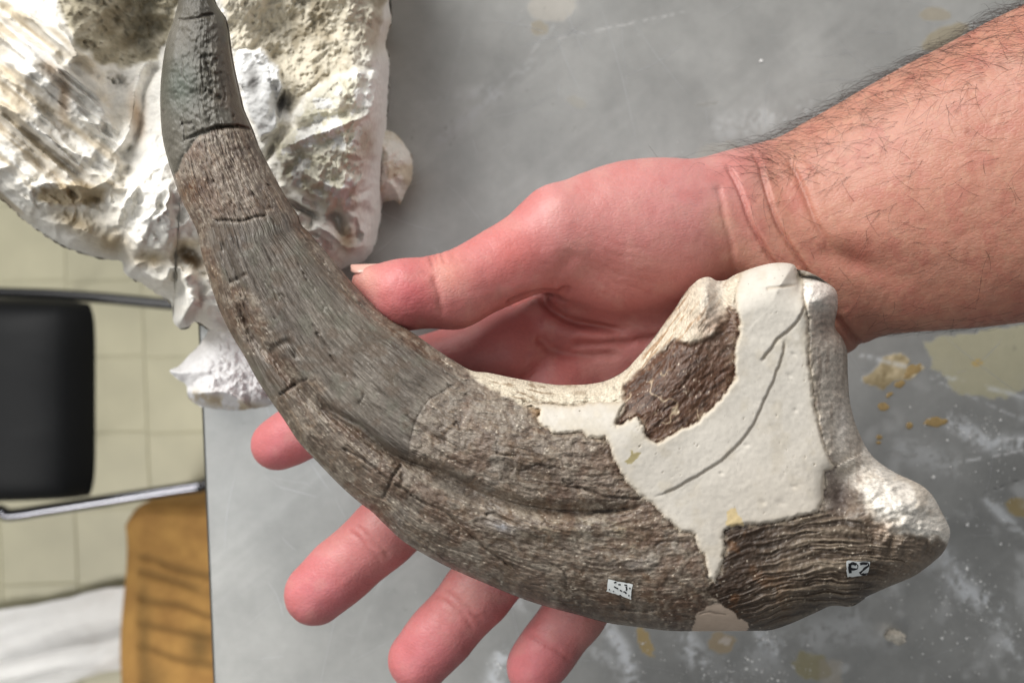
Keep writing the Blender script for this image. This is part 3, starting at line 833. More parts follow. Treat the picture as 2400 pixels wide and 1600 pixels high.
fn_ = np.cross(HV[HF[:, 2]] - HV[HF[:, 0]], HV[HF[:, 3]] - HV[HF[:, 1]])
HN = np.zeros_like(HV)
for k_ in range(4):
    for c_ in range(3): HN[:, c_] += np.bincount(HF[:, k_], fn_[:, c_], nv)
HN /= np.linalg.norm(HN, axis=1)[:, None] + 1e-12
hx_, hy_ = w2px(HV)
up = sst(-0.05, 0.35, HN[:, 2])
disp = np.zeros(nv)
red = np.zeros(nv)
def crease(pts, depth, w, puff=0.0, reda=0.5, wob=5.0, where=None, fold=0.0):
    global disp, red
    x_ = hx_ + wob * (fbm(hx_ / 30, hy_ / 30, 2, 3) - .5) * 2; y_ = hy_ + wob * (fbm(hx_ / 30 + 9, hy_ / 30, 2, 5) - .5) * 2
    p = catmull(pts, 5)
    d_, s_, u_ = poly_dist(x_, y_, p, False, w * 10)
    fade = sst(0, .12, u_) * (1 - sst(.85, 1, u_))
    w_ = up if where is None else up * where
    disp -= depth * np.exp(-(d_ / w) ** 2) * fade * w_
    if fold: disp += fold * s_ * np.exp(-d_ / (w * 4.5)) * sst(0, w * .8, d_) * fade * w_
    if puff: disp += puff * np.exp(-((d_ - w * 3.2) / (w * 2.2)) ** 2) * fade * w_
    red = np.maximum(red, reda * np.exp(-(d_ / (w * 1.2)) ** 2) * fade * w_)
# wrist folds
crease([(1704, 385), (1713, 402), (1724, 424), (1740, 460), (1758, 513), (1779, 555), (1808, 608), (1850, 660)], .9, 5, 0, .6, 2, None, -.3)
crease([(1762, 352), (1776, 372), (1793, 425), (1807, 475), (1825, 527), (1853, 573), (1900, 648), (1950, 720)], 1.0, 5, 0, .6, 2, None, -.35)
crease([(1846, 370), (1860, 397), (1881, 446), (1898, 489), (1926, 548), (1960, 600)], .5, 7, .2, .35, 3)
crease([(1684, 430), (1690, 455), (1702, 513), (1716, 566), (1721, 630), (1724, 700)], .4, 8, 0, .2, 3, None, -.2)
crease([(1955, 735), (1985, 775), (2020, 812), (2040, 830)], .9, 7, .3, .5, 2)
# thumb web, thenar and palm lines
crease([(1185, 716), (1220, 700), (1255, 690), (1310, 683), (1345, 676)], 1.3, 8, .4, .8, 2)
crease([(1262, 690), (1280, 712), (1305, 733), (1340, 752), (1400, 766), (1480, 778)], 1.8, 10, .7, .7, 2)
crease([(1250, 792), (1270, 800), (1290, 818), (1345, 830), (1400, 832), (1470, 826)], .9, 12, .4, .45)
crease([(1330, 800), (1390, 808), (1466, 802), (1535, 792), (1600, 770)], .8, 9, .3, .5)
crease([(1350, 590), (1320, 640), (1300, 672)], .5, 22, 0, .1)
# thumb joint
crease([(1018, 640), (1026, 690), (1040, 745)], .35, 7, .1, .5)
for a_ in ((1011, 606), (1022, 602), (1036, 598)):
    crease([(a_[0] - 4, a_[1] - 10), (a_[0], a_[1] + 4), (a_[0] + 8, a_[1] + 22)], .5, 4, .1, .3, 0)
# finger joints
for pts in ([(815, 1238), (850, 1275), (905, 1325)], [(835, 1225), (868, 1262), (922, 1310)], [(1020, 1390), (1068, 1430), (1120, 1480)], [(1035, 1376), (1082, 1414), (1135, 1460)],
            [(1232, 1480), (1290, 1515), (1345, 1550)]):
    crease(pts, .3, 6, .05, .32, 4)
for i in range(9):                                     # fine lines across thenar
    y0 = 560 + i * 26
    crease([(1330 + 10 * i, y0 - 40), (1420 + 8 * i, y0 + 8), (1560, y0 + 30 + 3 * i)], .07, 4, 0, .08, 8)
# tendon hollows and soft unevenness of the forearm
disp += 0.5 * (fbm(hx_ / 90, hy_ / 90, 3, 6) - .5) + 0.22 * (fbm(hx_ / 26, hy_ / 26, 3, 2) - .5) * up
along = (hx_ - 1800) * 0.93 - (hy_ - 600) * 0.35; acr = (hx_ - 1800) * .35 + (hy_ - 600) * .93
armw = sst(1720, 1860, hx_)
disp += armw * up * (0.10 * (fbs(along / 120, acr / 14, 2, 4) - .5))
for cx_, cy_, rx_, ry_, a_ in ((1985, 610, 90, 26, -1.3), (2080, 560, 110, 40, .8), (1900, 420, 60, 40, .5), (1560, 700, 160, 50, -1.0), (1300, 470, 60, 40, .7), (1405, 640, 60, 30, -.6)):
    u_ = ((hx_ - cx_) * .94 - (hy_ - cy_) * -.34) / rx_; v_ = (-(hx_ - cx_) * .34 + (hy_ - cy_) * .94) / ry_
    disp += a_ * np.exp(-(u_ ** 2 + v_ ** 2)) * up
HV2 = HV + HN * (disp / 1000.0)[:, None]
# skin colour
sk = np.ones((nv, 3)) * np.array([206, 138, 130.0])
def bs(m_, c_, a_=1.0):
    global sk
    sk = sk + (np.array(c_, float) - sk) * np.clip(m_ * a_, 0, 1)[:, None]
def gs(cx_, cy_, r_): return np.exp(-(((hx_ - cx_) ** 2 + (hy_ - cy_) ** 2) / r_ ** 2))
bs(sst(1580, 1860, hx_ + .3 * (hy_ - 500)), (212, 148, 130))
bs(sst(1400, 1250, hx_) * 1.0, (212, 128, 124), .8)
for ch in FINGERS.values():
    bs(gs(ch[-1][0], ch[-1][1], 95), (218, 124, 128), .8)
    bs(gs((ch[-2][0]), (ch[-2][1]), 40), (218, 150, 142), .5)
bs(gs(960, 690, 70), (210, 106, 108), .8); bs(gs(850, 650, 40), (236, 168, 148), .7); bs(gs(1050, 640, 50), (232, 166, 142), .6)
bs(gs(1200, 590, 60), (226, 122, 112), .5); bs(gs(1310, 500, 70), (226, 170, 162), .5)
bs(gs(1690, 520, 40) + gs(1730, 600, 40), (232, 186, 152), .6); bs(gs(1560, 480, 130), (222, 154, 150), .5)
bs(gs(1500, 700, 200), (198, 120, 112), .5); bs(gs(1280, 830, 190), (188, 100, 96), .6)  # palm reddened and darkened in colour, standing in for shade under the claw
mot = fbm(hx_ / 38, hy_ / 38, 4, 7); bs(sst(.5, .75, mot), (200, 112, 106), .26); bs(sst(.5, .25, mot), (218, 166, 150), .25)
mt2 = fbm(hx_ / 12, hy_ / 12, 3, 1); bs(armw * sst(.5, .8, mt2), (224, 174, 150), .4)
for cx_, cy_, r_ in ((2267, 308, 8), (2243, 262, 6), (2300, 188, 7), (2342, 150, 6)): bs(gs(cx_, cy_, r_) * up, (150, 84, 62), .65)
bs(gs(1868, 478, 26), (206, 128, 120), .55); bs(gs(2020, 590, 46), (196, 112, 100), .5)
bs(red ** 1.5, (150, 70, 60), .6)
sk = sk * np.array([.885, .89, .905]) * (1 - .10 * armw[:, None] * np.array([.6, .8, 1.3]))
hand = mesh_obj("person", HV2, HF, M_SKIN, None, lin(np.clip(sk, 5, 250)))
tag(hand, "bare forearm and open hand holding the fossil claw between thumb and fingers", "person")

# thumbnail
n1_, n2_ = 14, 10
U, W_ = np.meshgrid(np.linspace(-1, 1, n1_), np.linspace(-1, 1, n2_), indexing='ij')
ca = mm(862, 622, 95.0); ax_ = mm(816, 623, 95) - mm(902, 619, 95); ax_ /= np.linalg.norm(ax_)
out = np.array([0.0, 0.97, 0.20]); out -= ax_ * (out @ ax_); out /= np.linalg.norm(out); sd_ = np.cross(ax_, out)
NV = ca + ax_ * (U[..., None] * 4.0) + sd_ * (W_[..., None] * 3.8 * (1 - .65 * np.abs(U)[..., None] ** 3)) + out * ((0.35 - 1.6 * W_ ** 2 + .1 * U)[..., None])
nail = mesh_obj("thumbnail", (NV / 1000).reshape(-1, 3), grid_faces(n1_, n2_), M_NAIL, hand)
so = nail.modifiers.new("thickness", 'SOLIDIFY'); so.thickness = 0.0003

# arm hair
rnd = np.random.RandomState(5)
wgt = np.where((hx_ > 1640) & (hx_ < 2480), 1.0, 0.0) * sst(-.3, .2, HN[:, 2] + HN[:, 1] * .8)
wgt *= np.where(HN[:, 1] > 0.35, 1.0, 0.0) * 0.32 * sst(1660, 1800, hx_) + 0.30 * (.3 + sst(520, 330, hy_ + .45 * (hx_ - 1900))) * sst(1740, 1850, hx_) * (1 - 0.7 * sst(560, 700, hy_))
wgt += 0.02 * ((hx_ > 1500) & (hx_ <= 1660) & (HN[:, 1] > .55)) + .25 * ((hx_ > 2050) & (hx_ < 2450) & (HN[:, 1] < -.7))
wgt += .5 * np.exp(-(((hx_ - 1850) / 70) ** 2 + ((hy_ - 390) / 60) ** 2)) * (HN[:, 2] > .1)
wgt /= wgt.sum()
pick = rnd.choice(nv, 1500, p=wgt)
HVv, HFf = [], []
adir = np.array([-0.80, -0.32, -0.1])
for i in pick:
    p0 = HV2[i]; n_ = HN[i]
    topy = n_[1] > .35
    t_ = adir + rnd.randn(3) * 0.55 + (np.array([-.2, .35, 0]) if topy else 0)
    t_ -= n_ * (t_ @ n_); t_ /= np.linalg.norm(t_) + 1e-9
    L_ = (rnd.uniform(4, 12) if topy else rnd.uniform(3.5, 8)) / 1000
    lift = rnd.uniform(.25, .95) if topy else rnd.uniform(.15, .5); curl = rnd.uniform(-.9, .9); sid = np.cross(n_, t_)
    pts = [p0 + (t_ * s_ + n_ * (lift * s_ * (1 - .75 * s_)) + sid * curl * s_ * s_ * .5) * L_ for s_ in np.linspace(-0.02, 1, 6)]
    v_, f_ = tube(pts, [0.00003, .00003, .000027, .000023, .000018, .00001], 3)
    off = sum(len(q) for q in HVv) if False else len(HVv) * 18
    HVv.append(v_); HFf += [tuple(k_ + off for k_ in q) for q in f_[:15]]
hair = mesh_obj("arm_hair", np.vstack(HVv), np.array(HFf), M_HAIR, hand)
hair["kind"] = "stuff"

# ------------------------------------------------------------------ the fossil claw
OUT = [(432, -78), (424, -40), (419, 0), (408, 45), (393, 89), (383, 136), (376, 204), (376, 264), (381, 323), (393, 374), (408, 421), (425, 468), (447, 510), (464, 549), (472, 590), (486, 641), (511, 718), (542, 783), (572, 833),
       (603, 890), (633, 936), (667, 985), (700, 1035), (742, 1080), (793, 1133), (840, 1175), (870, 1197), (900, 1226), (947, 1269), (1010, 1307), (1061, 1333), (1130, 1363), (1198, 1392), (1266, 1416), (1351, 1439),
       (1421, 1458), (1500, 1469), (1570, 1477), (1655, 1478), (1762, 1477), (1808, 1475), (1859, 1458), (1910, 1435), (1949, 1419), (1995, 1420), (2024, 1404), (2032, 1397), (2081, 1375), (2140, 1350), (2178, 1324)]
INN = [(478, -78), (492, -40), (502, 0), (512, 18), (530, 47), (538, 98), (542, 128), (553, 183), (564, 230), (570, 255), (591, 302), (604, 340), (630, 391), (655, 438), (681, 481), (697, 504), (703, 524), (721, 542), (751, 576), (781, 611),
       (806, 640), (840, 679), (870, 710), (913, 747), (955, 772), (981, 789), (1023, 819), (1062, 844), (1104, 868), (1147, 874), (1210, 887), (1295, 901), (1338, 902), (1381, 900), (1423, 891), (1464, 869),
       (1494, 839), (1532, 795), (1566, 748), (1587, 720), (1608, 686), (1630, 661), (1647, 651), (1664, 650), (1681, 658), (1702, 656), (1723, 644), (1762, 629), (1804, 618), (1834, 616), (1859, 620), (1872, 637)]
END = [(1872, 637), (1880, 648), (1910, 651), (1944, 667), (1961, 686), (1963, 720), (1957, 765), (1974, 792), (1985, 822), (1987, 873), (1991, 933), (1998, 967), (2008, 1001), (2030, 1048), (2055, 1078), (2098, 1107),
       (2157, 1135), (2187, 1163), (2208, 1201), (2226, 1239), (2223, 1269), (2208, 1297), (2178, 1324)]
KEYS = [((432, -78), (478, -78)), ((408, 45), (530, 47)), ((376, 204), (553, 183)), ((393, 374), (604, 340)), ((447, 510), (655, 438)), ((486, 641), (721, 542)), ((572, 833), (840, 679)), ((700, 1035), (981, 789)),
        ((870, 1197), (1104, 868)), ((1061, 1333), (1210, 887)), ((1266, 1416), (1295, 901)), ((1500, 1469), (1423, 891)), ((1655, 1478), (1494, 839)), ((1808, 1475), (1566, 748)), ((1949, 1419), (1630, 661))]
TKEY = [4.5, 7.5, 9.0, 10.0, 11.0, 12.0, 13.0, 13.8, 14.2, 14.8, 15.2, 15.6, 16, 16, 16]
ZM = 100.5
def between(line, a, b, n):
    L = catmull(line, 8)
    i = int(np.argmin(((L - np.array(a)) ** 2).sum(1))); j = int(np.argmin(((L - np.array(b)) ** 2).sum(1)))
    return resample(L[i:j + 1], n)
oo, ii, Ts = [], [], []
for q in range(len(KEYS) - 1):
    (a, b), (c, d_) = KEYS[q], KEYS[q + 1]
    n_ = max(6, int(0.5 * (math.dist(a, c) + math.dist(b, d_)) / 3.0))
    A_ = between(OUT, a, c, n_ + 1); B_ = between(INN, b, d_, n_ + 1)
    sl_ = slice(0, n_) if q < len(KEYS) - 2 else slice(0, n_ + 1)
    oo.append(A_[sl_]); ii.append(B_[sl_]); Ts.append(np.linspace(TKEY[q], TKEY[q + 1], n_ + 1)[sl_])
oo = np.vstack(oo); ii = np.vstack(ii); Ts = np.concatenate(Ts)
nt_ = 400
tau = np.linspace(0, 1, nt_); tt_ = 0.5 * (1 - np.cos(np.pi * tau)); tt_ = 0.72 * tt_ + 0.28 * tau
body = oo[:, None, :] * (1 - tt_[None, :, None]) + ii[:, None, :] * tt_[None, :, None]
# base: Coons patch from the last chord to the jointed end
nb = 130
uu = np.linspace(0, 1, nb + 1)
c0_ = between(OUT, KEYS[-1][0], (2178, 1324), nb + 1); c1_ = between(INN, KEYS[-1][1], (1872, 637), nb + 1)
d1_ = resample(catmull(END[::-1], 8), 2000)
lq = np.linspace(0, 1, 2000)
d1_ = np.stack([np.interp(tt_, lq, d1_[:, 0]), np.interp(tt_, lq, d1_[:, 1])], -1)
d0_ = body[-1]
Uq = uu[:, None, None]; Tq = tt_[None, :, None]
coons = (1 - Tq) * c0_[:, None] + Tq * c1_[:, None] + (1 - Uq) * d0_[None] + Uq * d1_[None] \
    - ((1 - Uq) * (1 - Tq) * c0_[0] + (1 - Uq) * Tq * c1_[0] + Uq * (1 - Tq) * c0_[-1] + Uq * Tq * c1_[-1])
XY = np.concatenate([body, coons[1:]], 0)
Ts = np.concatenate([Ts, np.full(nb, 16.0)])
ns = XY.shape[0]
x = XY[..., 0]; y = XY[..., 1]
mid = XY[:, nt_ // 2]
fs = np.concatenate([[0], np.cumsum(np.hypot(*np.diff(mid, axis=0).T))])[:, None] * np.ones((1, nt_))
ft = tt_[None, :] * 330.0 * np.ones((ns, 1))
# thickness from the distance to the outline
OUTL = np.vstack([catmull(OUT, 2), catmull(END, 3)[::-1][1:], catmull(INN, 2)[::-1][1:]])
d = np.empty_like(x)
for s in range(0, ns, 120):
    d[s:s + 120] = poly_dist(x[s:s + 120], y[s:s + 120], OUTL, True, 420.0)[0]
wid = np.hypot(*(XY[:, -1] - XY[:, 0]).T)[:, None]
Rr = np.minimum(wid * 0.5, 175.0)
sbase = sst(ns - nb - 160, ns - nb + 20, np.arange(ns))[:, None]
Rr = Rr * (1 - sbase) + 95.0 * sbase
q = np.clip(d / Rr, 0, 1)
prof = np.sqrt(np.clip(1 - (1 - q) ** 2, 0, 1))
H = Ts[:, None] * prof
HB = -Ts[:, None] * prof ** 1.0                                  # back of the claw
def line(pts, w, maxd=None): return poly_dist(x, y, catmull(pts, 5), False, maxd or w * 6)
def groove(pts, depth, w, step=0.0, stepw=40.0, fade=True):
    global H
    dd, s_, u_ = line(pts, w, max(w * 5, stepw * 2.2 if step else 0))
    f_ = (sst(0, .08, u_) * (1 - sst(.92, 1, u_))) if fade else 1.0
    H = H - depth * np.exp(-(dd / w) ** 2) * f_
    if step: H = H + step * s_ * np.exp(-dd / stepw) * sst(0, 3, dd) * f_
    return np.exp(-(dd / w) ** 2) * f_
def gz(cx, cy, sx, sy, rot=0.0):
    c_, s_ = math.cos(rot), math.sin(rot)
    u_ = ((x - cx) * c_ + (y - cy) * s_) / sx; v_ = (-(x - cx) * s_ + (y - cy) * c_) / sy
    return np.exp(-(u_ * u_ + v_ * v_))
dark = np.zeros_like(x)
edgef = sst(0, 22, d)
# --- big forms
ridge_pts = [(1874, 639), (1889, 714), (1896, 800), (1906, 890), (1922, 980), (1940, 1060), (1957, 1095)]
dd, s_, u_ = line(ridge_pts, 60, 200)
rightside = (s_ < 0) & (y > 600) & (y < 1150) & (x > 1860)
fr_ = (d / (d + dd + 1e-3)) ** .55
H = np.where(rightside & (u_ < .999), np.minimum(H, H * .12 + .88 * 15.8 * fr_), H)
H -= 5.0 * gz(1968, 1160, 34, 46) + 3.0 * gz(1990, 1110, 40, 30)
H += 3.0 * gz(2120, 1185, 70, 60) + 1.6 * (np.abs(fbm(x / 44, y / 44, 3, 4) - .5) * 4 - .6) * sst(2030, 2080, x) * sst(0, 40, d) + 2.0 * gz(1930, 690, 26, 30)
H -= 2.6 * gz(1690, 700, 22, 60, -.15) - 1.8 * gz(1645, 700, 26, 60, .3)
H -= 3.0 * gz(1875, 655, 7, 22)
H += 2.0 * gz(1200, 1060, 200, 70, .25)
# vascular groove along the side
groove([(560, 690), (575, 740), (605, 800), (640, 835), (670, 872), (700, 905), (740, 945), (790, 978), (850, 1015), (905, 1055), (955, 1078), (1010, 1098), (1070, 1122), (1130, 1152), (1220, 1180), (1330, 1195), (1440, 1192), (1530, 1178)], 2.3, 15, -0.55, 50)
dark = np.maximum(dark, .8 * groove([(740, 942), (790, 968), (850, 1000), (905, 1052), (955, 1078), (1010, 1096), (1070, 1118), (1130, 1150)], .9, 6))
H -= 2.2 * gz(1085, 1150, 66, 17, .42)
groove([(536, 664), (556, 655), (580, 640)], .5, 5); groove([(632, 828), (650, 812), (672, 802), (690, 815), (698, 845)], .8, 8)
groove([(520, 560), (560, 650), (600, 740), (625, 800)], .7, 9, -.5, 40)
groove([(700, 560), (760, 640), (850, 725), (960, 800), (1060, 862)], .5, 8, .4, 30)
H += 1.6 * gz(900, 1110, 110, 22, .6) + 1.3 * gz(1330, 1235, 180, 24, 0)
# cracks
CR = [([(655, 926), (672, 914), (691, 902), (725, 886)], 1.0, 4), ([(798, 1048), (830, 1064), (853, 1078), (883, 1099), (916, 1131)], .9, 4), ([(945, 1086), (930, 1104), (919, 1120), (910, 1141), (898, 1174)], 1.0, 4),
      ([(915, 1131), (947, 1146), (989, 1175), (1040, 1197), (1066, 1218), (1104, 1252), (1138, 1282), (1176, 1312), (1225, 1348)], .9, 4), ([(1134, 1208), (1150, 1203), (1163, 1205), (1189, 1218), (1222, 1234)], .8, 4),
      ([(1317, 1137), (1372, 1146), (1414, 1163), (1474, 1167), (1505, 1168)], .8, 4), ([(1366, 1208), (1400, 1199), (1436, 1197), (1505, 1186)], 1.0, 5), ([(1075, 892), (1040, 915), (1006, 937), (976, 980), (962, 1030), (957, 1075)], .2, 3.0),
      ([(415, 47), (440, 46), (468, 40), (505, 32)], .9, 3.5), ([(430, 330), (455, 318), (481, 310), (500, 300), (536, 297), (566, 298), (592, 308), (607, 342)], 1.2, 4), ([(500, 518), (530, 516), (566, 518), (600, 508), (625, 506)], .7, 4),
      ([(1244, 1095), (1262, 1088), (1285, 1097), (1300, 1093)], .5, 3), ([(1318, 1122), (1330, 1134), (1345, 1130)], .5, 3),
      ([(1160, 1060), (1180, 1066), (1215, 1068)], .6, 3), ([(1290, 1320), (1322, 1340), (1328, 1380)], .4, 3), ([(1450, 1425), (1500, 1433), (1540, 1430)], .8, 4), ([(1580, 1440), (1620, 1446)], .6, 4), ([(1240, 1368), (1290, 1372), (1300, 1388)], .4, 3),
      ([(470, 130), (485, 150), (492, 175)], .7, 8), ([(478, 210), (500, 222), (520, 232)], .5, 6), ([(425, 289), (440, 290), (452, 287)], .6, 4), ([(380, 258), (384, 268)], .8, 5), ([(850, 1090), (870, 1110)], .4, 4), ([(1080, 1010), (1072, 990), (1065, 1000)], .5, 4)]
wx = x + 5 * (fbm(x / 14, y / 14, 3, 2) - .5); wy = y + 5 * (fbm(x / 14 + 8, y / 14, 3, 4) - .5)
x0_, y0_ = x, y
x, y = wx, wy
for pts, dp, w_ in CR:
    dark = np.maximum(dark, groove(pts, dp * .9, w_ * .8))
# fine random drying cracks and chips along and across the grain
rc = np.random.RandomState(21)
fine_cr = np.zeros_like(x); Hpre = H.copy()
for _ in range(120):
    i_ = rc.randint(60, ns - nb - 20); j_ = rc.randint(30, nt_ - 30)
    cross_ = rc.rand() < .25
    if cross_: pts = [XY[i_ + rc.randint(-2, 3), min(nt_ - 6, j_ + k_ * rc.randint(5, 11))] + rc.randn(2) * 2 for k_ in range(3)]
    else: pts = [XY[min(ns - 2, i_ + k_ * rc.randint(5, 12)), max(5, min(nt_ - 5, j_ + rc.randint(-4, 5)))] + rc.randn(2) * 2 for k_ in range(4)]
    m_ = groove(pts, rc.uniform(.12, .4), rc.uniform(2.0, 3.2))
    fine_cr = np.maximum(fine_cr, m_ * rc.uniform(.4, 1))
# --- plaster restorations
MAINP = [(1227, 944), (1267, 961), (1259, 982), (1275, 999), (1294, 1013), (1336, 1015), (1366, 1013), (1374, 1024), (1416, 1026), (1428, 1041), (1435, 1068), (1447, 1091), (1466, 1126), (1489, 1149), (1500, 1160), (1523, 1176), (1555, 1208),
         (1588, 1239), (1592, 1248), (1617, 1246), (1631, 1252), (1635, 1281), (1649, 1295), (1658, 1324), (1662, 1353), (1678, 1366), (1682, 1346), (1689, 1331), (1696, 1310), (1700, 1273), (1696, 1245), (1707, 1234), (1740, 1232), (1794, 1225),
         (1852, 1214), (1917, 1199), (1931, 1165), (1934, 1107), (1953, 1099), (1957, 1090), (1944, 1073), (1927, 1031), (1910, 954), (1904, 890), (1896, 848), (1896, 763), (1889, 714), (1880, 673), (1874, 630), (1860, 600), (1804, 600), (1766, 622),
         (1736, 641), (1725, 678), (1723, 716), (1734, 754), (1732, 788), (1721, 826), (1723, 890), (1698, 920), (1672, 954), (1638, 984), (1583, 1014), (1540, 1039), (1515, 1022), (1503, 990), (1490, 976), (1455, 994), (1443, 996), (1452, 968), (1464, 943), (1400, 942), (1330, 952)]
sdm = sdp(x0_, y0_, MAINP, 5, 4, 13)
main = 1 - sst(-1.6, 1.6, sdm)
H -= (H - Hpre) * main
LOWP = [(1631, 1440), (1660, 1418), (1685, 1411), (1700, 1425), (1725, 1436), (1732, 1450), (1756, 1458), (1747, 1490), (1718, 1500), (1653, 1500), (1618, 1480)]
sdl = sdp(x0_, y0_, LOWP, 5, 5, 13); lowp = 1 - sst(-1.6, 1.6, sdl)
TIPF = [(360, -120), (560, -120), (560, 200), (600, 300), (604, 340), (592, 308), (566, 299), (536, 298), (510, 299), (492, 309), (470, 316), (456, 328), (440, 352), (428, 372), (416, 402), (396, 420), (340, 420)]
sdt = sdp(x0_, y0_, TIPF, 4, 6, 16); tipf = 1 - sst(-2, 2, sdt)
MIDF = [(500, 520), (566, 519), (617, 508), (664, 500), (690, 540), (735, 605), (790, 680), (850, 738), (920, 790), (1000, 838), (1062, 872), (1076, 890), (1006, 938), (977, 980), (962, 1030), (956, 1076), (905, 1050), (850, 1010), (800, 970),
        (752, 930), (765, 905), (735, 880), (700, 890), (690, 850), (640, 820), (655, 790), (620, 740), (600, 690), (560, 668), (530, 660), (505, 600), (488, 560)]
sdf_ = sdp(x0_, y0_, MIDF, 7, 7, 24); midf = 1 - sst(-12, 12, sdf_)
SIDEF = [(575, 838), (600, 830), (640, 860), (668, 895), (676, 912), (655, 930), (630, 925), (600, 885)]
sidef = 1 - sst(-4, 4, sdp(x0_, y0_, SIDEF, 5, 2, 20))
BROWN = [(1464, 945), (1462, 905), (1500, 868), (1555, 815), (1570, 800), (1612, 806), (1640, 800), (1680, 780), (1715, 725), (1740, 740), (1740, 800), (1725, 890), (1698, 922), (1672, 956), (1638, 986), (1583, 1016), (1540, 1041), (1515, 1024), (1498, 986), (1455, 998), (1440, 999)]
brown = (1 - sst(-8, 8, sdp(x0_, y0_, BROWN, 12, 8, 30))) * (1 - main)
CREAM = [(1090, 860), (1210, 870), (1295, 880), (1400, 880), (1470, 850), (1560, 730), (1620, 640), (1740, 630), (1740, 700), (1690, 770), (1640, 800), (1570, 800), (1500, 868), (1464, 943), (1330, 950), (1227, 948), (1180, 930), (1115, 892)]
cream = (1 - sst(-6, 6, sdp(x0_, y0_, CREAM, 10, 9, 26))) * (1 - main)
FLEX = [(1655, 1380), (1685, 1345), (1697, 1300), (1700, 1240), (1794, 1222), (1920, 1196), (1990, 1215), (2080, 1240), (2240, 1240), (2240, 1340), (2000, 1460), (1860, 1500), (1760, 1500), (1735, 1450), (1700, 1424)]
flex = (1 - sst(-3, 3, sdp(x0_, y0_, FLEX, 5, 3, 16))) * (1 - main) * (1 - lowp)
ART = [(1876, 600), (2000, 640), (2010, 960), (2070, 1080), (1990, 1170), (1935, 1200), (1934, 1107), (1957, 1092), (1927, 1031), (1904, 890), (1896, 763), (1889, 714), (1876, 660)]
art = (1 - sst(-8, 8, sdp(x0_, y0_, ART, 14, 3, 24))) * (1 - main)
KNOB = [(2030, 1030), (2240, 1060), (2260, 1266), (2150, 1266), (2080, 1258), (2050, 1232), (2032, 1190), (2020, 1120)]
knob = (1 - sst(-12, 12, sdp(x0_, y0_, KNOB, 26, 2, 30))) * (1 - main)
filler = np.clip(tipf + midf + sidef, 0, 1)
bone = np.clip(1 - main - lowp - filler, 0, 1)
# --- relief of each surface
g_f = fbs(fs / 55, ft / 7.0, 3, 1); g_m = fbs(fs / 160, ft / 22, 3, 6); g_c = fbs(fs / 24, ft / 3.2, 2, 4)
lump_ = fbm(x0_ / 60, y0_ / 60, 4, 2); fine = fbm(x0_ / 9, y0_ / 9, 3, 8)
gridn = fbs(fs / 10, ft / 40, 2, 9)
fle = y0_ + 0.42 * (x0_ - 1700) - 0.00075 * (x0_ - 1700) ** 2
fw = fbs((x0_ - 1700) / 130, fle / 9 + 2.6 * (fbm(x0_ / 60, y0_ / 60, 3, 3) - .5), 3, 5)
rid = np.abs(fw - .5) * 2
fk0 = fbs(fs / 75 + .8 * (fbm(x0_ / 40, y0_ / 40, 3, 5) - .5), ft / 20 + 1.2 * (fbm(x0_ / 34, y0_ / 34, 3, 6) - .5), 2, 10)
H += edgef * bone * (1 - flex) * .25 * ((np.floor(fk0 * 9) * 37 % 11) / 11.0 - .5)
H += edgef * bone * (1 - flex) * (.9 * (g_m - .5) + 0.28 * (g_f - .5) + .35 * (fbm(x0_ / 17, y0_ / 17, 4, 2) - .5) + .35 * (g_c - .5) + .35 * (fine - .5))
H += edgef * filler * (0.5 * (g_m - .5) + .5 * (g_f - .5) * (1 - tipf) + .4 * (g_c - .5) * (1 - tipf))
H += edgef * tipf * (1.3 * (fbm(x0_ / 46, y0_ / 46, 4, 5) - .5) + .5 * (fine - .5) + .8 * gz(495, 180, 26, 120) * (fbm(x0_ / 11, y0_ / 11, 3, 6) - .5) * 2.2)
H += edgef * bone * flex * (1.15 * (rid - .35) * (0.45 + .75 * sst(1720, 1800, x0_)) + .5 * (fine - .5))
H += edgef * bone * np.clip(art + knob + cream, 0, 1) * (1.2 * (fbm(x0_ / 22, y0_ / 22, 4, 7) - .5))
H += edgef * (main + lowp) * (.30 * (lump_ - .5) + .10 * (fine - .5) + .22 * (fbs((x0_ * .5 + y0_ * .87) / 120, (x0_ * .87 - y0_ * .5) / 9, 2, 4) - .5) * .5)
# patch edges: plaster stands proud of the bone it joins, the old bone edge is broken
H += 0.45 * main * edgef
H -= 0.7 * np.exp(-(sdm / 4.0) ** 2) * (1 - sst(0, .02, (y0_ < 660) * 1.0)) * edgef * .8
H -= .5 * np.exp(-(sdt / 5.0) ** 2) * edgef
H -= 0.9 * brown * edgef
dark = np.maximum(dark, .45 * np.exp(-((sdm - 2) / 3.0) ** 2) * sst(.35, .6, fbm(x0_ / 20, y0_ / 20, 3, 3)) * edgef)
crP = np.maximum(groove([(1888, 708), (1876, 742), (1850, 772), (1822, 796), (1800, 826), (1782, 848)], 0.55, 3.0, .28, 30), groove([(1840, 792), (1836, 820), (1828, 850), (1812, 894), (1795, 930), (1770, 985), (1740, 1030), (1700, 1070), (1650, 1105), (1590, 1140), (1525, 1168)], 0.4, 3.0, .28, 60))
crP = np.maximum(crP, groove([(1795, 677), (1820, 673), (1868, 668)], .5, 4))
pit = sst(.80, .86, fbm(x0_ / 9, y0_ / 9, 3, 10, .8)) * main * sst(.35, .65, fbm(x0_ / 60, y0_ / 60, 3, 5))
H -= .35 * pit
H -= .25 * edgef * main * sum(gz(a, b, r_, r_ * .6, .4) for a, b, r_ in ((1860, 1140, 9), (1830, 1178, 10), (1788, 1176, 8), (1864, 960, 6), (1748, 1042, 6), (1850, 880, 7), (1690, 1110, 5), (1860, 830, 7)))
x, y = x0_, y0_
H = np.where(d < 1e-6, 0, H) * 1.0
H = np.maximum(H, HB * 0.2)
# rim stays rough but closed
H *= sst(0, 4, d) * .999 + .001

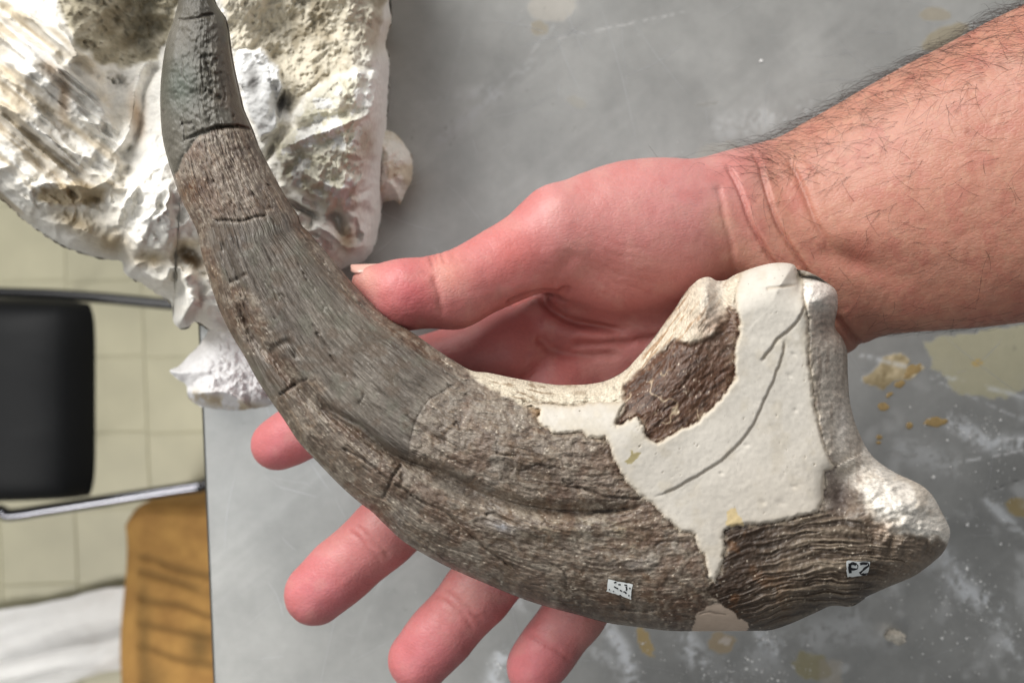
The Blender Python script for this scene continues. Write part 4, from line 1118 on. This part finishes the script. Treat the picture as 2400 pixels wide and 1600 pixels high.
# --- colours
C = np.ones(x.shape + (3,)) * np.array([124, 110, 96.0])
def bc(m_, c_, a_=1.0):
    global C
    C = C + (np.array(c_, float) - C) * np.clip(m_ * a_, 0, 1)[..., None]
streak = fbs(fs / 70, ft / 5.0, 3, 3); sk2 = fbs(fs / 30, ft / 2.6, 2, 7); patchn = fbm(x / 95, y / 95, 4, 4); pn2 = fbm(x / 40 + 3, y / 40, 4, 9)
bc(sst(.45, .75, patchn), (148, 138, 124), .8); bc(sst(.50, .25, patchn), (98, 82, 68), .8)
bc(sst(.52, .78, streak), (172, 160, 142), .42); bc(sst(.48, .22, streak), (86, 73, 63), .42)
bc(sst(.58, .80, sk2), (200, 188, 166), .45); bc(sst(.42, .22, sk2), (70, 58, 49), .4)
bc(sst(.60, .72, pn2), (116, 82, 56), .35); bc(sst(.56, .75, fbm(x / 55 + 30, y / 55, 4, 6)), (156, 154, 150), .5)
worm = np.abs(fbm(x / 11, y / 11, 3, 1) - .5) * 2
redreg = np.exp(-(((x - 1390) / 130) ** 2 + ((y - 1090) / 70) ** 2))
bc(redreg, (104, 78, 62), .75); bc(redreg * sst(.14, .04, worm), (190, 172, 150), .8)
bc(gz(1400, 1240, 170, 40, .05) * sst(.35, .6, fbs(fs / 60, ft / 8, 3, 2)), (186, 172, 138), .7)
bc(gz(1090, 1085, 200, 60, .5) * .6, (168, 158, 144), .6)
bc(gz(1176, 1232, 32, 14, .3), (176, 178, 184), .9); bc(gz(1085, 1150, 55, 12, .42), (92, 90, 90), .6)
bc(sst(1200, 1330, x) * sst(120, 40, d) * sst(1300, 1400, y), (84, 66, 52), .5)  # lower edge darkened in colour to carry its shade
upper = sst(560, 480, y) * sst(300, 350, y)
bc(upper, (128, 114, 104), .4); bc(upper * sst(.5, .68, sk2), (192, 176, 158), .7); bc(upper * gz(450, 445, 22, 34, .6), (104, 66, 38), .9)
# flaked plates of the outer bone, each a little lighter or darker
fk1 = fbs(fs / 75 + .8 * (fbm(x / 40, y / 40, 3, 5) - .5), ft / 20 + 1.2 * (fbm(x / 34, y / 34, 3, 6) - .5), 2, 10)
plate = (np.floor(fk1 * 9) * 37 % 11) / 11.0
bc((plate > .62) * 1.0, (160, 148, 132), .38); bc((plate < .3) * 1.0, (96, 80, 66), .38); bc((plate > .4) & (plate < .5), (132, 104, 78), .35)
spn = fbm(x / 8, y / 8, 3, 11, .6); sreg = sst(.4, .62, fbm(x / 120 + 7, y / 120, 3, 8))
bc(sst(.55, .68, spn) * (.35 + .65 * sreg), (186, 174, 156), .6); bc(sst(.44, .32, spn) * (.35 + .65 * sreg), (86, 66, 54), .5)
bc(sst(.5, .7, fbm(x / 80 + 20, y / 80, 4, 1)), (164, 154, 140), .45); bc(sst(.58, .7, fbm(x / 60 + 2, y / 60 + 9, 4, 5)), (112, 84, 66), .45)
mo = fbm(x / 17, y / 17, 4, 2); bc(sst(.55, .72, mo), (176, 166, 150), .28); bc(sst(.45, .28, mo), (80, 68, 60), .25)
gr_ = C.mean(-1, keepdims=True); C = (gr_ + (C - gr_) * .92) * np.array([.86, .85, .845])
# fillers
fc_ = np.ones(C.shape) * np.array([102, 94, 85.0])
fc_ += ((patchn - .5) * 44)[..., None] * np.array([1, 1, .9]); fc_ += ((streak - .5) * 60)[..., None]; fc_ += ((sk2 - .5) * 46)[..., None]
fc_ += (np.array([102, 100, 88.]) - fc_) * (sst(.5, .7, pn2) * .5)[..., None]
fc_ += (np.array([92, 78, 66.]) - fc_) * (sst(.56, .70, fbm(x / 34 + 11, y / 34, 4, 2)) * .55)[..., None]
tc_ = np.ones(C.shape) * np.array([86, 82, 73.0]); tc_ += ((lump_ - .5) * 40)[..., None]; tc_ += ((fine - .5) * 22)[..., None]
tc_ += (np.array([78, 92, 82.]) - tc_) * (gz(425, 200, 40, 60) * .5)[..., None]
tc_ += (np.array([74, 58, 44.]) - tc_) * (sst(480, 560, x) * sst(.4, .6, pn2) * .8)[..., None]
C = C * (1 - np.clip(midf + sidef, 0, 1))[..., None] + fc_ * np.clip(midf + sidef, 0, 1)[..., None]
C = C * (1 - tipf)[..., None] + tc_ * tipf[..., None]
# brown window, cream rims, ridged flexor end, jointed end, knob
bc(cream, (208, 198, 178), .94); bc(cream * sst(.50, .66, fbs(fs / 45, ft / 4, 3, 5)) * sst(1480, 1200, x) * sst(.35, .6, pn2), (120, 100, 78), .8)
cs2 = fbs((x * .6 - y * .8) / 50, (x * .8 + y * .6) / 6, 3, 3)
cu = cream * sst(1440, 1520, x)
bc(cu * sst(.54, .68, cs2) * sst(.35, .6, pn2), (140, 104, 72), .6); bc(cu * gz(1672, 700, 26, 70), (190, 184, 178), .6); bc(cu * gz(1690, 770, 60, 50), (150, 122, 104), .7)
bc(brown, (80, 53, 37), .95); bc(brown * sst(.5, .7, fbs((x * .8 - y * .6) / 40, (x * .6 + y * .8) / 6, 3, 8)), (56, 38, 28), .8)
bc(brown * sst(.62, .78, fbm(x / 10, y / 10, 4, 5)), (160, 146, 130), .45); bc(brown * gz(1690, 800, 60, 40), (120, 100, 88), .5); bc(brown * sst(.05, .01, np.abs(fbm(x / 60, y / 60, 3, 3) - .5) * 2) * sst(.45, .6, fbm(x / 70, y / 70, 2, 6)), (200, 184, 156), .7)
bc(flex, (84, 71, 59), .95); bc(flex * sst(1860, 1720, x + .3 * (y - 1300)), (54, 40, 30), .9)
bc(flex * sst(.12, .5, rid) * sst(1740, 1900, x), (142, 129, 112), .6); bc(flex * sst(.16, .03, rid), (52, 42, 34), .7)
bc(flex * sst(.55, .7, pn2) * sst(1900, 1700, x), (112, 70, 36), .5)
bc(flex * sst(2030, 2110, x), (140, 124, 108), .8); bc(flex * sst(2040, 2090, x) * sst(1320, 1270, y) * sst(.4, .6, pn2), (96, 84, 72), .7)
bc(art, (188, 180, 169), .95); bc(art * sst(.47, .7, fbs(x / 10, y / 70, 3, 4)), (142, 130, 119), .6); bc(art * sst(760, 690, y), (226, 220, 212), .9); bc(art * gz(1975, 990, 16, 60), (214, 208, 200), .8)
bc(gz(1966, 1166, 36, 40) + .6 * gz(1945, 1100, 16, 40), (98, 86, 80), .9); bc(gz(1930, 760, 18, 36) * art, (122, 112, 104), .6)
bc(knob, (222, 216, 206), .97); bc(knob * sst(.55, .7, pn2), (196, 184, 168), .6); bc(gz(2150, 1285, 70, 20, -.2) * (1 - knob), (126, 112, 98), .6)
bc(gz(2070, 1240, 30, 20) * (1 - main), (178, 154, 134), .6)
# plaster
pl = np.ones(C.shape) * np.array([200, 194, 184.0])
pl += ((fbm(x / 120, y / 120, 4, 3) - .5) * 26)[..., None]; pl += (np.array([186, 176, 158.]) - pl) * (sst(.52, .75, fbm(x / 38, y / 38, 4, 7)) * .35)[..., None]; pl += (np.array([176, 156, 126.]) - pl) * (np.exp(-np.abs(sdm) / 7) * .4)[..., None]; pl += (np.array([204, 194, 180.]) - pl) * (sst(1500, 1900, x) * sst(900, 1200, y) * .5)[..., None]
pl += (np.array([150, 138, 118.]) - pl) * (pit * .55)[..., None]; pl += (np.array([150, 126, 98.]) - pl) * (crP ** 2 * .3)[..., None]
spk = sst(.78, .84, fbm(x / 7, y / 7, 3, 6, .8)); pl += (np.array([150, 144, 132.]) - pl) * (spk * .35)[..., None]
oliv = 1 - sst(-1.5, 1.5, sdp(x, y, [(1476, 1054), (1486, 1060), (1503, 1060), (1494, 1070), (1486, 1084), (1470, 1086), (1466, 1080), (1478, 1068)], 4, 2, 8))
pl += (np.array([150, 138, 98.]) - pl) * (oliv * .9)[..., None]
tri = 1 - sst(-1.5, 1.5, sdp(x, y, [(1716, 1190), (1722, 1188), (1736, 1215), (1742, 1230), (1712, 1236), (1700, 1226), (1704, 1200)], 4, 2, 8))
pl += (np.array([206, 184, 138.]) - pl) * (tri * .9)[..., None]
bc(np.exp(-np.clip(sdm, 0, 99) / 9) * sst(.45, .65, fbm(x / 12, y / 12, 3, 4)), (190, 178, 158), .7)
C = C * (1 - main)[..., None] + pl * main[..., None]
lc = np.array([196, 176, 158.0]) + ((fbm(x / 40, y / 40, 3, 2) - .5) * 20)[..., None]
C = C * (1 - lowp)[..., None] + lc * lowp[..., None]
bc(gz(1272, 972, 26, 12, .4) * (1 - main), (126, 88, 48), .8)
bc(fine_cr ** 1.5 * (1 - main), (62, 52, 45), .4)
bc(dark ** 1.5 * (1 - main), (50, 42, 36), .52 * sst(.30, .62, fbm(x / 16, y / 16, 3, 4)))
fk = sst(.80, .86, fbm(x / 6 + 3, y / 6, 2, 2)) * bone * (1 - cream); bc(fk, (222, 212, 194), .6)

# --- build, split into the surfaces one can tell apart
zf = (ZM + H) / 1000.0
VF = px2w(x, y, zf).reshape(-1, 3)
FF = grid_faces(ns, nt_)
claw = empty("fossil_claw", tuple(px2w(1300, 1050, (ZM - 14) / 1000)))
tag(claw, "large curved brown fossil claw with white plaster repairs resting on the open hand", "fossil")
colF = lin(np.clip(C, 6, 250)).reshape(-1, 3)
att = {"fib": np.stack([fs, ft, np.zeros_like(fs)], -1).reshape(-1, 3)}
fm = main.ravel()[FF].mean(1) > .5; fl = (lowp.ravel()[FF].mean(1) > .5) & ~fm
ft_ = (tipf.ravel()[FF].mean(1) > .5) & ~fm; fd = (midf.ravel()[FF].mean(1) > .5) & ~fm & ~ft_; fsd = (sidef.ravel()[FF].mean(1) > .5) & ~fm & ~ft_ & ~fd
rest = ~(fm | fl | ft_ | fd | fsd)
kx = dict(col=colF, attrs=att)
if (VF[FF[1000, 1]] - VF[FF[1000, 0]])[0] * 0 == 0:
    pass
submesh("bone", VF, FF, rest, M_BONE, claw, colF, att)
submesh("plaster_fill", VF, FF, fm, M_PLAS, claw, colF, {})["label"] = "large cream plaster fill at the jointed end"
submesh("plaster_fill", VF, FF, fl, M_PLAS, claw, colF, {})["label"] = "small beige plaster fill on the lower edge"
submesh("clay_fill", VF, FF, ft_, M_FILL, claw, colF, att)["label"] = "dark grey modelled tip"
submesh("clay_fill", VF, FF, fd, M_FILL, claw, colF, att)["label"] = "grey scored filler along the shaft"
submesh("clay_fill", VF, FF, fsd, M_FILL, claw, colF, att)
# the back, coarser
si = np.unique(np.r_[np.arange(0, ns, 4), ns - 1]); ti = np.unique(np.r_[np.arange(0, nt_, 5), nt_ - 1])
xb = x[np.ix_(si, ti)]; yb = y[np.ix_(si, ti)]; zb_ = (ZM + HB[np.ix_(si, ti)] * 1.0 + .6 * (fbm(xb / 30, yb / 30, 3, 2) - .5) * (HB[np.ix_(si, ti)] < -2)) / 1000
pb_ = px2w(xb, yb, np.full_like(xb, ZM / 1000)); pb_[..., 2] = zb_
Cb = C[np.ix_(si, ti)] * (1 - main[np.ix_(si, ti)])[..., None] + np.array([150, 134, 116.]) * main[np.ix_(si, ti)][..., None]
mesh_obj("bone", pb_.reshape(-1, 3), grid_faces(len(si), len(ti), flip=True), M_BONE, claw, lin(np.clip(Cb, 6, 250)).reshape(-1, 3),
         {"fib": np.stack([fs[np.ix_(si, ti)], ft[np.ix_(si, ti)], fs[np.ix_(si, ti)] * 0], -1).reshape(-1, 3)})["label"] = "back of the claw"

# --- number labels glued on the bone
Hg = H.reshape(-1); xg = x.reshape(-1); yg = y.reshape(-1)
def claw_z(px_, py_):
    px_ = np.asarray(px_, float); o_ = np.empty(px_.shape)
    for i in np.ndindex(px_.shape):
        k_ = ((xg - px_[i]) ** 2 + (yg - py_[i]) ** 2); j = np.argpartition(k_, 24)[:24]; o_[i] = np.percentile(Hg[j], 85)
    return o_
def paper(corners, lift=.28, n=9):
    c_ = np.asarray(corners, float)
    u_, w_ = np.meshgrid(np.linspace(0, 1, n), np.linspace(0, 1, n), indexing='ij')
    P_ = (c_[0] * ((1 - u_) * (1 - w_))[..., None] + c_[1] * (u_ * (1 - w_))[..., None] + c_[2] * (u_ * w_)[..., None] + c_[3] * ((1 - u_) * w_)[..., None])
    rag = (fbm(P_[..., 0] / 6, P_[..., 1] / 6, 3, 2) - .5) * 5
    rim = (u_ < .01) | (u_ > .99) | (w_ < .01) | (w_ > .99)
    P_ = P_ + (rag * rim)[..., None]
    z_ = claw_z(P_[..., 0], P_[..., 1])
    g = np.stack([np.ones(n * n), P_[..., 0].ravel(), P_[..., 1].ravel(), (P_[..., 0] * P_[..., 0]).ravel(), (P_[..., 1] * P_[..., 1]).ravel(), (P_[..., 0] * P_[..., 1]).ravel()], 1)
    g[:, 1:] = (g[:, 1:] - g[:, 1:].mean(0)) / g[:, 1:].std(0)
    co = np.linalg.lstsq(g, z_.ravel(), rcond=None)[0]
    z_ = (g @ co).reshape(n, n) + lift + .12
    o = mesh_obj("paper_label", px2w(P_[..., 0], P_[..., 1], (ZM + z_) / 1000).reshape(-1, 3), grid_faces(n, n), M_PAPER, claw)
    return o, (P_, z_)
def ink(parent, surf, strokes, w_, lift=.10):
    P_, z_ = surf; n = z_.shape[0]
    Vs, Fs = [], []
    for st in strokes:
        p = resample(catmull(st, 5) if len(st) > 2 else np.asarray(st, float), 9)
        t_ = np.gradient(p, axis=0); t_ /= np.linalg.norm(t_, axis=1)[:, None] + 1e-9
        nn = np.stack([-t_[:, 1], t_[:, 0]], -1)
        q_ = np.stack([p - nn * w_, p + nn * w_], 1)
        zz = np.array([z_.reshape(-1)[np.argmin(((P_.reshape(-1, 2) - a) ** 2).sum(1))] for a in p]) + lift
        off = len(Vs) * 18
        Vs.append(px2w(q_[..., 0], q_[..., 1], ((ZM + zz) / 1000)[:, None]).reshape(-1, 3))
        Fs.append(grid_faces(9, 2, off))
    return mesh_obj("lettering", np.vstack(Vs), np.vstack(Fs), M_INK, parent)
def z6(l, ox, oy, s): return [(ox + a / s, oy + b / s) for a, b in l]
lab, sf = paper(z6([(975, 395), (1640, 420), (1560, 790), (1000, 830)], 1900, 1280, 11.76))
lab["label"] = "white label with a handwritten code on the ridged end"
ink(lab, sf, [z6(s_, 1900, 1280, 11.76) for s_ in ([(1085, 470), (1075, 600), (1095, 735)], [(1085, 480), (1190, 465), (1270, 520), (1265, 590), (1190, 620), (1090, 610)],
     [(1360, 480), (1450, 455), (1560, 470), (1590, 520), (1520, 570), (1430, 640), (1370, 700)], [(1370, 690), (1400, 745), (1470, 755), (1560, 715)])], 3.6)
lab2, sf2 = paper(z6([(600, 740), (1350, 900), (1280, 1350), (540, 1110)], 1380, 1300, 13.07))
lab2["label"] = "small white label with faded worn writing near the lower edge"
ink(lab2, sf2, [z6(s_, 1380, 1300, 13.07) for s_ in ([(770, 850), (850, 820)], [(770, 960), (850, 1010), (900, 1030)], [(900, 900), (980, 905)], [(1090, 915), (1170, 925)], [(1140, 960), (1160, 1050), (1130, 1080)], [(950, 1075), (1020, 1105)],
     [(1060, 1120), (1120, 1140), (1140, 1185)], [(940, 1215), (1000, 1230)], [(610, 1060), (650, 1060)], [(1200, 1240), (1240, 1235)], [(730, 1110), (760, 1100)], [(1240, 1000), (1270, 1040)])], 1.7)

# ------------------------------------------------------------------ small things lying on the table
def drop(name, cx, cy, rx, ry, h, rot, label, cat, group, mat, seed, jag=.25, nT=40, nR=9):
    th = np.linspace(0, 2 * math.pi, nT, endpoint=False)
    rr = 1 + jag * (fbm(np.cos(th) * 1.6 + seed, np.sin(th) * 1.6 + 7, 3, seed) - .5) * 2
    rho = np.linspace(0.02, 1, nR)
    u_ = np.cos(th)[:, None] * rr[:, None] * rho * rx; v_ = np.sin(th)[:, None] * rr[:, None] * rho * ry
    X_ = cx + u_ * math.cos(rot) - v_ * math.sin(rot); Y_ = cy + u_ * math.sin(rot) + v_ * math.cos(rot)
    Z_ = (h if h > .002 else h * .28) * np.sqrt(np.clip(1 - rho ** 2, 0, 1))[None] * (1 + .5 * (fbm(X_ / (rx * .6), Y_ / (rx * .6), 3, seed) - .5)) + 0.00012
    o = mesh_obj(name, px2w(X_, Y_, Z_).reshape(-1, 3), polar_faces(nT, nR), mat)
    c_ = o.data
    tag(o, label, cat, group)
    return o
g_ = "resin drops on the table"
drop("resin_drop", 2070, 953, 13, 10, .0005, 0.1, "round amber resin drop just below the crusty patch", "resin drop", g_, M_AMBER, 1)
drop("resin_drop", 2131, 997, 8, 8, .0008, 0, "small amber resin dot left of the long drip", "resin drop", g_, M_AMBER, 2)
drop("resin_drop", 2195, 989, 26, 11, .0007, -.12, "long amber resin drip shaped like a tadpole", "resin drop", g_, M_AMBER, 3, .35)
drop("resin_drop", 2061, 1024, 8, 6, .0007, 0, "upper of two tiny amber resin dots beside the claw", "resin drop", g_, M_AMBER, 4)
drop("resin_drop", 2059, 1037, 6, 4, .0005, 0, "lower of two tiny amber resin dots beside the claw", "resin drop", g_, M_AMBER, 5)
drop("resin_drop", 2138, 868, 26, 11, .0006, -.55, "amber resin streak along the right of the crusty patch", "resin drop", g_, M_AMBER, 6, .45)
drop("resin_drop", 2108, 900, 15, 8, .0005, -.4, "amber resin blob at the foot of the crusty patch", "resin drop", g_, M_AMBER, 7, .4)
drop("resin_drop", 2084, 925, 11, 5, .0006, -.6, "thin amber resin trail under the crusty patch", "resin drop", g_, M_AMBER, 8, .4)
drop("plaster_crumb", 2100, 1492, 27, 17, .0052, .45, "pale plaster crumb lying alone on the table below the claw", "crumb", None, M_CRUMB, 9, .4, 60, 16)
# scattered plaster specks: uncountable
rs = np.random.RandomState(3); Vs, Fs = [], []
cl3 = [(2260, 1390, 70, 70, 90), (2350, 1480, 60, 80, 60), (1700, 1580, 90, 26, 90), (1830, 1580, 60, 24, 50), (1480, 1520, 40, 60, 40), (1190, 1560, 30, 30, 25), (2290, 1010, 50, 40, 60), (2330, 1090, 60, 40, 30),
       (1810, 1500, 26, 30, 40), (2250, 1450, 130, 110, 120), (2200, 1150, 160, 160, 60), (1950, 1560, 260, 60, 60), (900, 1450, 260, 130, 14), (1700, 250, 400, 180, 20), (1250, 70, 30, 30, 10), (2320, 1200, 60, 60, 30)]
for cx, cy, sx, sy, n_ in cl3:
    for _ in range(int(n_ * .8)):
        a, b = cx + rs.randn() * sx * .7, cy + rs.randn() * sy * .7
        r_ = min(5.0, 0.7 + rs.exponential(0.75))
        k_ = 6; an = np.arange(k_) * 2 * math.pi / k_ + rs.rand() * 6
        rr = r_ * rs.uniform(.6, 1.3, k_)
        lo_ = px2w(a + np.cos(an) * rr, b + np.sin(an) * rr, np.full(k_, .0002)); hi_ = px2w(a + rs.randn() * .3, b, r_ * K * ZC * .8)
        off = len(Vs) * 7
        Vs.append(np.vstack([lo_, hi_[None]])); Fs += [(off + j, off + (j + 1) % k_, off + 6) for j in range(k_)]
dust = mesh_obj("plaster_specks", np.vstack(Vs), np.array(Fs)[:, ::-1], M_DUST)
tag(dust, "white plaster specks scattered over the table", "dust", None, "stuff")
